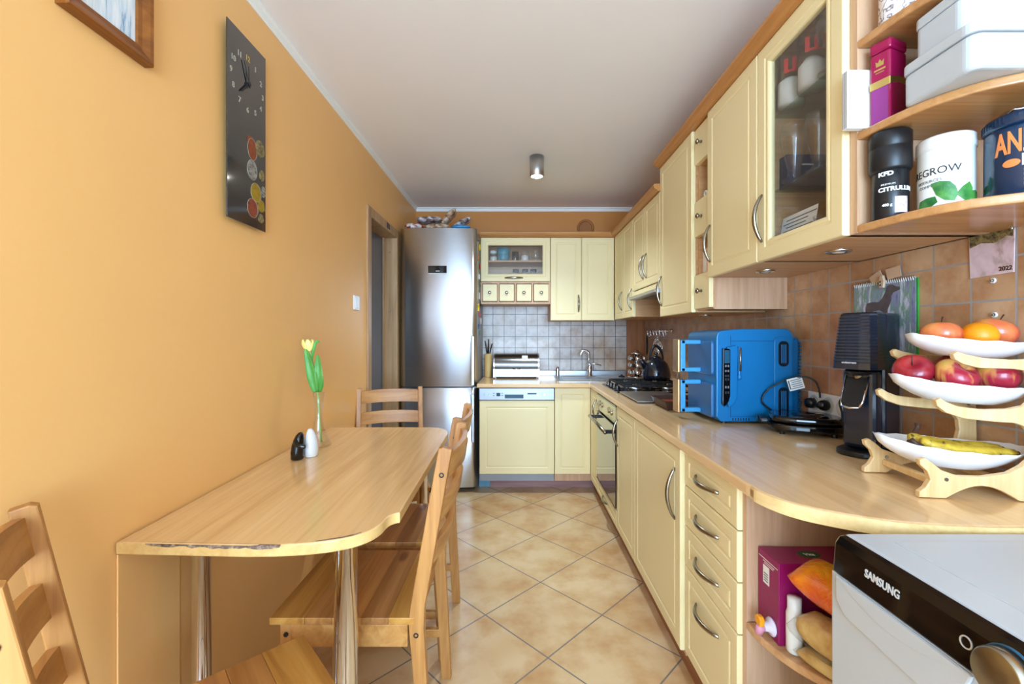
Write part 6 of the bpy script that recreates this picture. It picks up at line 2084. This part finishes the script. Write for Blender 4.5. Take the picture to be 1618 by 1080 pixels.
# bag-in-box juice
t = thing('juice_box', 'magenta bag-in-box juice carton with a tap standing on the open end shelf', 'carton', (.70, 1.075, sh), math.radians(0))
jx0, jx1, jy0, jy1, jh = .632, .86, 1.052, 1.142, .198
part('carton', MB(M['magenta']).box(jx0, jx1, jy0, jy1, sh, sh + jh, bev=.0015), t)
mb = MB(M['label_white']).box(jx0 - .0005, jx0 + .001, 1.092, 1.118, sh + .120, sh + .165)
for k in range(4):
    mb.box(jx0 - .0008, jx0 - .0003, 1.096, 1.114, sh + .126 + k * .006, sh + .129 + k * .006, mat=M['grey_ink'])
part('label', mb, t)
mb = MB(M['label_white']).box(jx0 - .0005, jx0 + .001, jy0 + .004, jy1 - .004, sh + .180, sh + .1815).box(jx0 - .0005, jx0 + .001, jy0 + .018, jy1 - .024, sh + .174, sh + .1755).box(jx0 - .0005, jx0 + .001, jy0 + .022, jy1 - .028, sh + .169, sh + .1705)
part('print', mb, t)
mb = MB(M['dgreen'])
mb.prism([(.765 + .032 * math.cos(2 * PI * k / 28), sh + .150 + .026 * math.sin(2 * PI * k / 28)) for k in range(28)], jy0 - .0006, jy0 + .0005, lambda u, v, w: (u, w, v))
mb.text('Vita', .026, frame((.765, jy0 - .0010, sh + .146), (1, 0, 0), ZV, (0, -1, 0)), M['white_ink'], bold=.0002)
mb.prism([(.735, sh + .150), (.742, sh + .158), (.742, sh + .149)], jy0 - .0012, jy0 - .0005, lambda u, v, w: (u, w, v), mat=M['orange_fruit'])
mb.prism([(.735 + .028 * math.cos(2 * PI * k / 28), 1.098 + .018 * math.sin(2 * PI * k / 28)) for k in range(28)], sh + jh - .0005, sh + jh + .0006, lambda u, v, w: (u, v, w))
mb.text('Vita', .016, frame((.735, 1.096, sh + jh + .0009), (1, 0, 0), (0, 1, 0), (0, 0, 1)), M['white_ink'])
part('logo', mb, t)
mb = MB(M['tap_white']).lathe([(.019, 0), (.022, -.003), (.020, -.007), (.012, -.009), (.010, -.022), (0, -.022)], (jx0, 1.078, sh + .030), 22, axis='x')
tp = part('spigot', mb, t)
part('tap_body', MB(M['tap_pink']).tube([(jx0 - .020, 1.078, sh + .030), (jx0 - .030, 1.080, sh + .026), (jx0 - .033, 1.081, sh + .012)], [.010, .011, .009], 12), tp)
part('tap_lever', MB(M['tap_orange']).prism([(-.010, 0), (.010, 0), (.013, .016), (.006, .022), (-.006, .022), (-.013, .016)], -.006, .006, lambda u, v, w: (jx0 - .030 + w, 1.080 + u, sh + .034 + v), bev=.002), tp)
# bread and bags
t = thing('bread_loaf', 'golden seeded bread loaf in clear film on the end shelf', 'bread', (.697, .930, sh), math.radians(-66), local=True)
def loaf_fn(p):
    e = lambda q, k: math.copysign(abs(q) ** k, q)
    z_ = e(p.z, .8)
    return (e(p.x, .75), e(p.y, .8), z_ * (1 + .10 * math.sin(p.x * 9 + p.y * 2.5)) if p.z > 0 else z_ * .8)
mb = MB(M['bread']).ball((0, 0, 0), (.095, .043, .040), None, 32, 20, loaf_fn)
o = part('crust', mb, t)
for v_ in o.data.vertices:
    v_.co.z += .085
tb = pillow(.200, .097, .084, 32)
o = part('film', MB(M['film']).add(tb, None, True), t, 'clear plastic film')
for v_ in o.data.vertices:
    v_.co.z += .085
t = thing('bread_roll_bag', 'bag of small baguettes in clear film under the golden loaf', 'bread', (.722, .940, sh + .0006), math.radians(-64), local=True)
for k, (y, x) in enumerate(((-.022, -.01), (.024, .01))):
    o = part('roll', MB(M['bread']).add(pillow(.17, .044, .036, 41 + k), None, True), t)
    for v_ in o.data.vertices:
        v_.co += V((x, y, .019))
o = part('film', MB(M['film']).add(pillow(.20, .104, .040, 45), None, True), t, 'clear plastic film')
for v_ in o.data.vertices:
    v_.co.z += .0205
part('clip', MB(M['bag_blue']).box(-.02, .012, -.036, -.030, .030, .041, bev=.001), t, 'blue closing strip')
bag('crisps_bag', 'shiny orange and green snack bag lying on top of the bread', 'bag', 'orange_bag', .20, .115, .076, (.715, .945, sh + .182), (.15, .20, math.radians(-60)), 51)
solo('bottle', MB(M['tub_white']).lathe([(0, 0), (.016, 0), (.018, .004), (.018, .090), (.015, .100), (.015, .128), (0, .130)], (.658, 1.0335, sh + .0006), 24), 'small white plastic bottle squeezed between the juice carton and the bread', 'bottle', (.658, 1.0335, sh + .0006))
solo('dark_pot', MB(M['black_satin']).lathe([(0, 0), (.085, 0), (.095, .01), (.10, .09), (.096, .092), (.09, .012), (0, .010)], (.76, 1.0, .0955), 32), 'dark round pot on the bottom shelf under the bread', 'pot', (.76, 1.0, .0955))
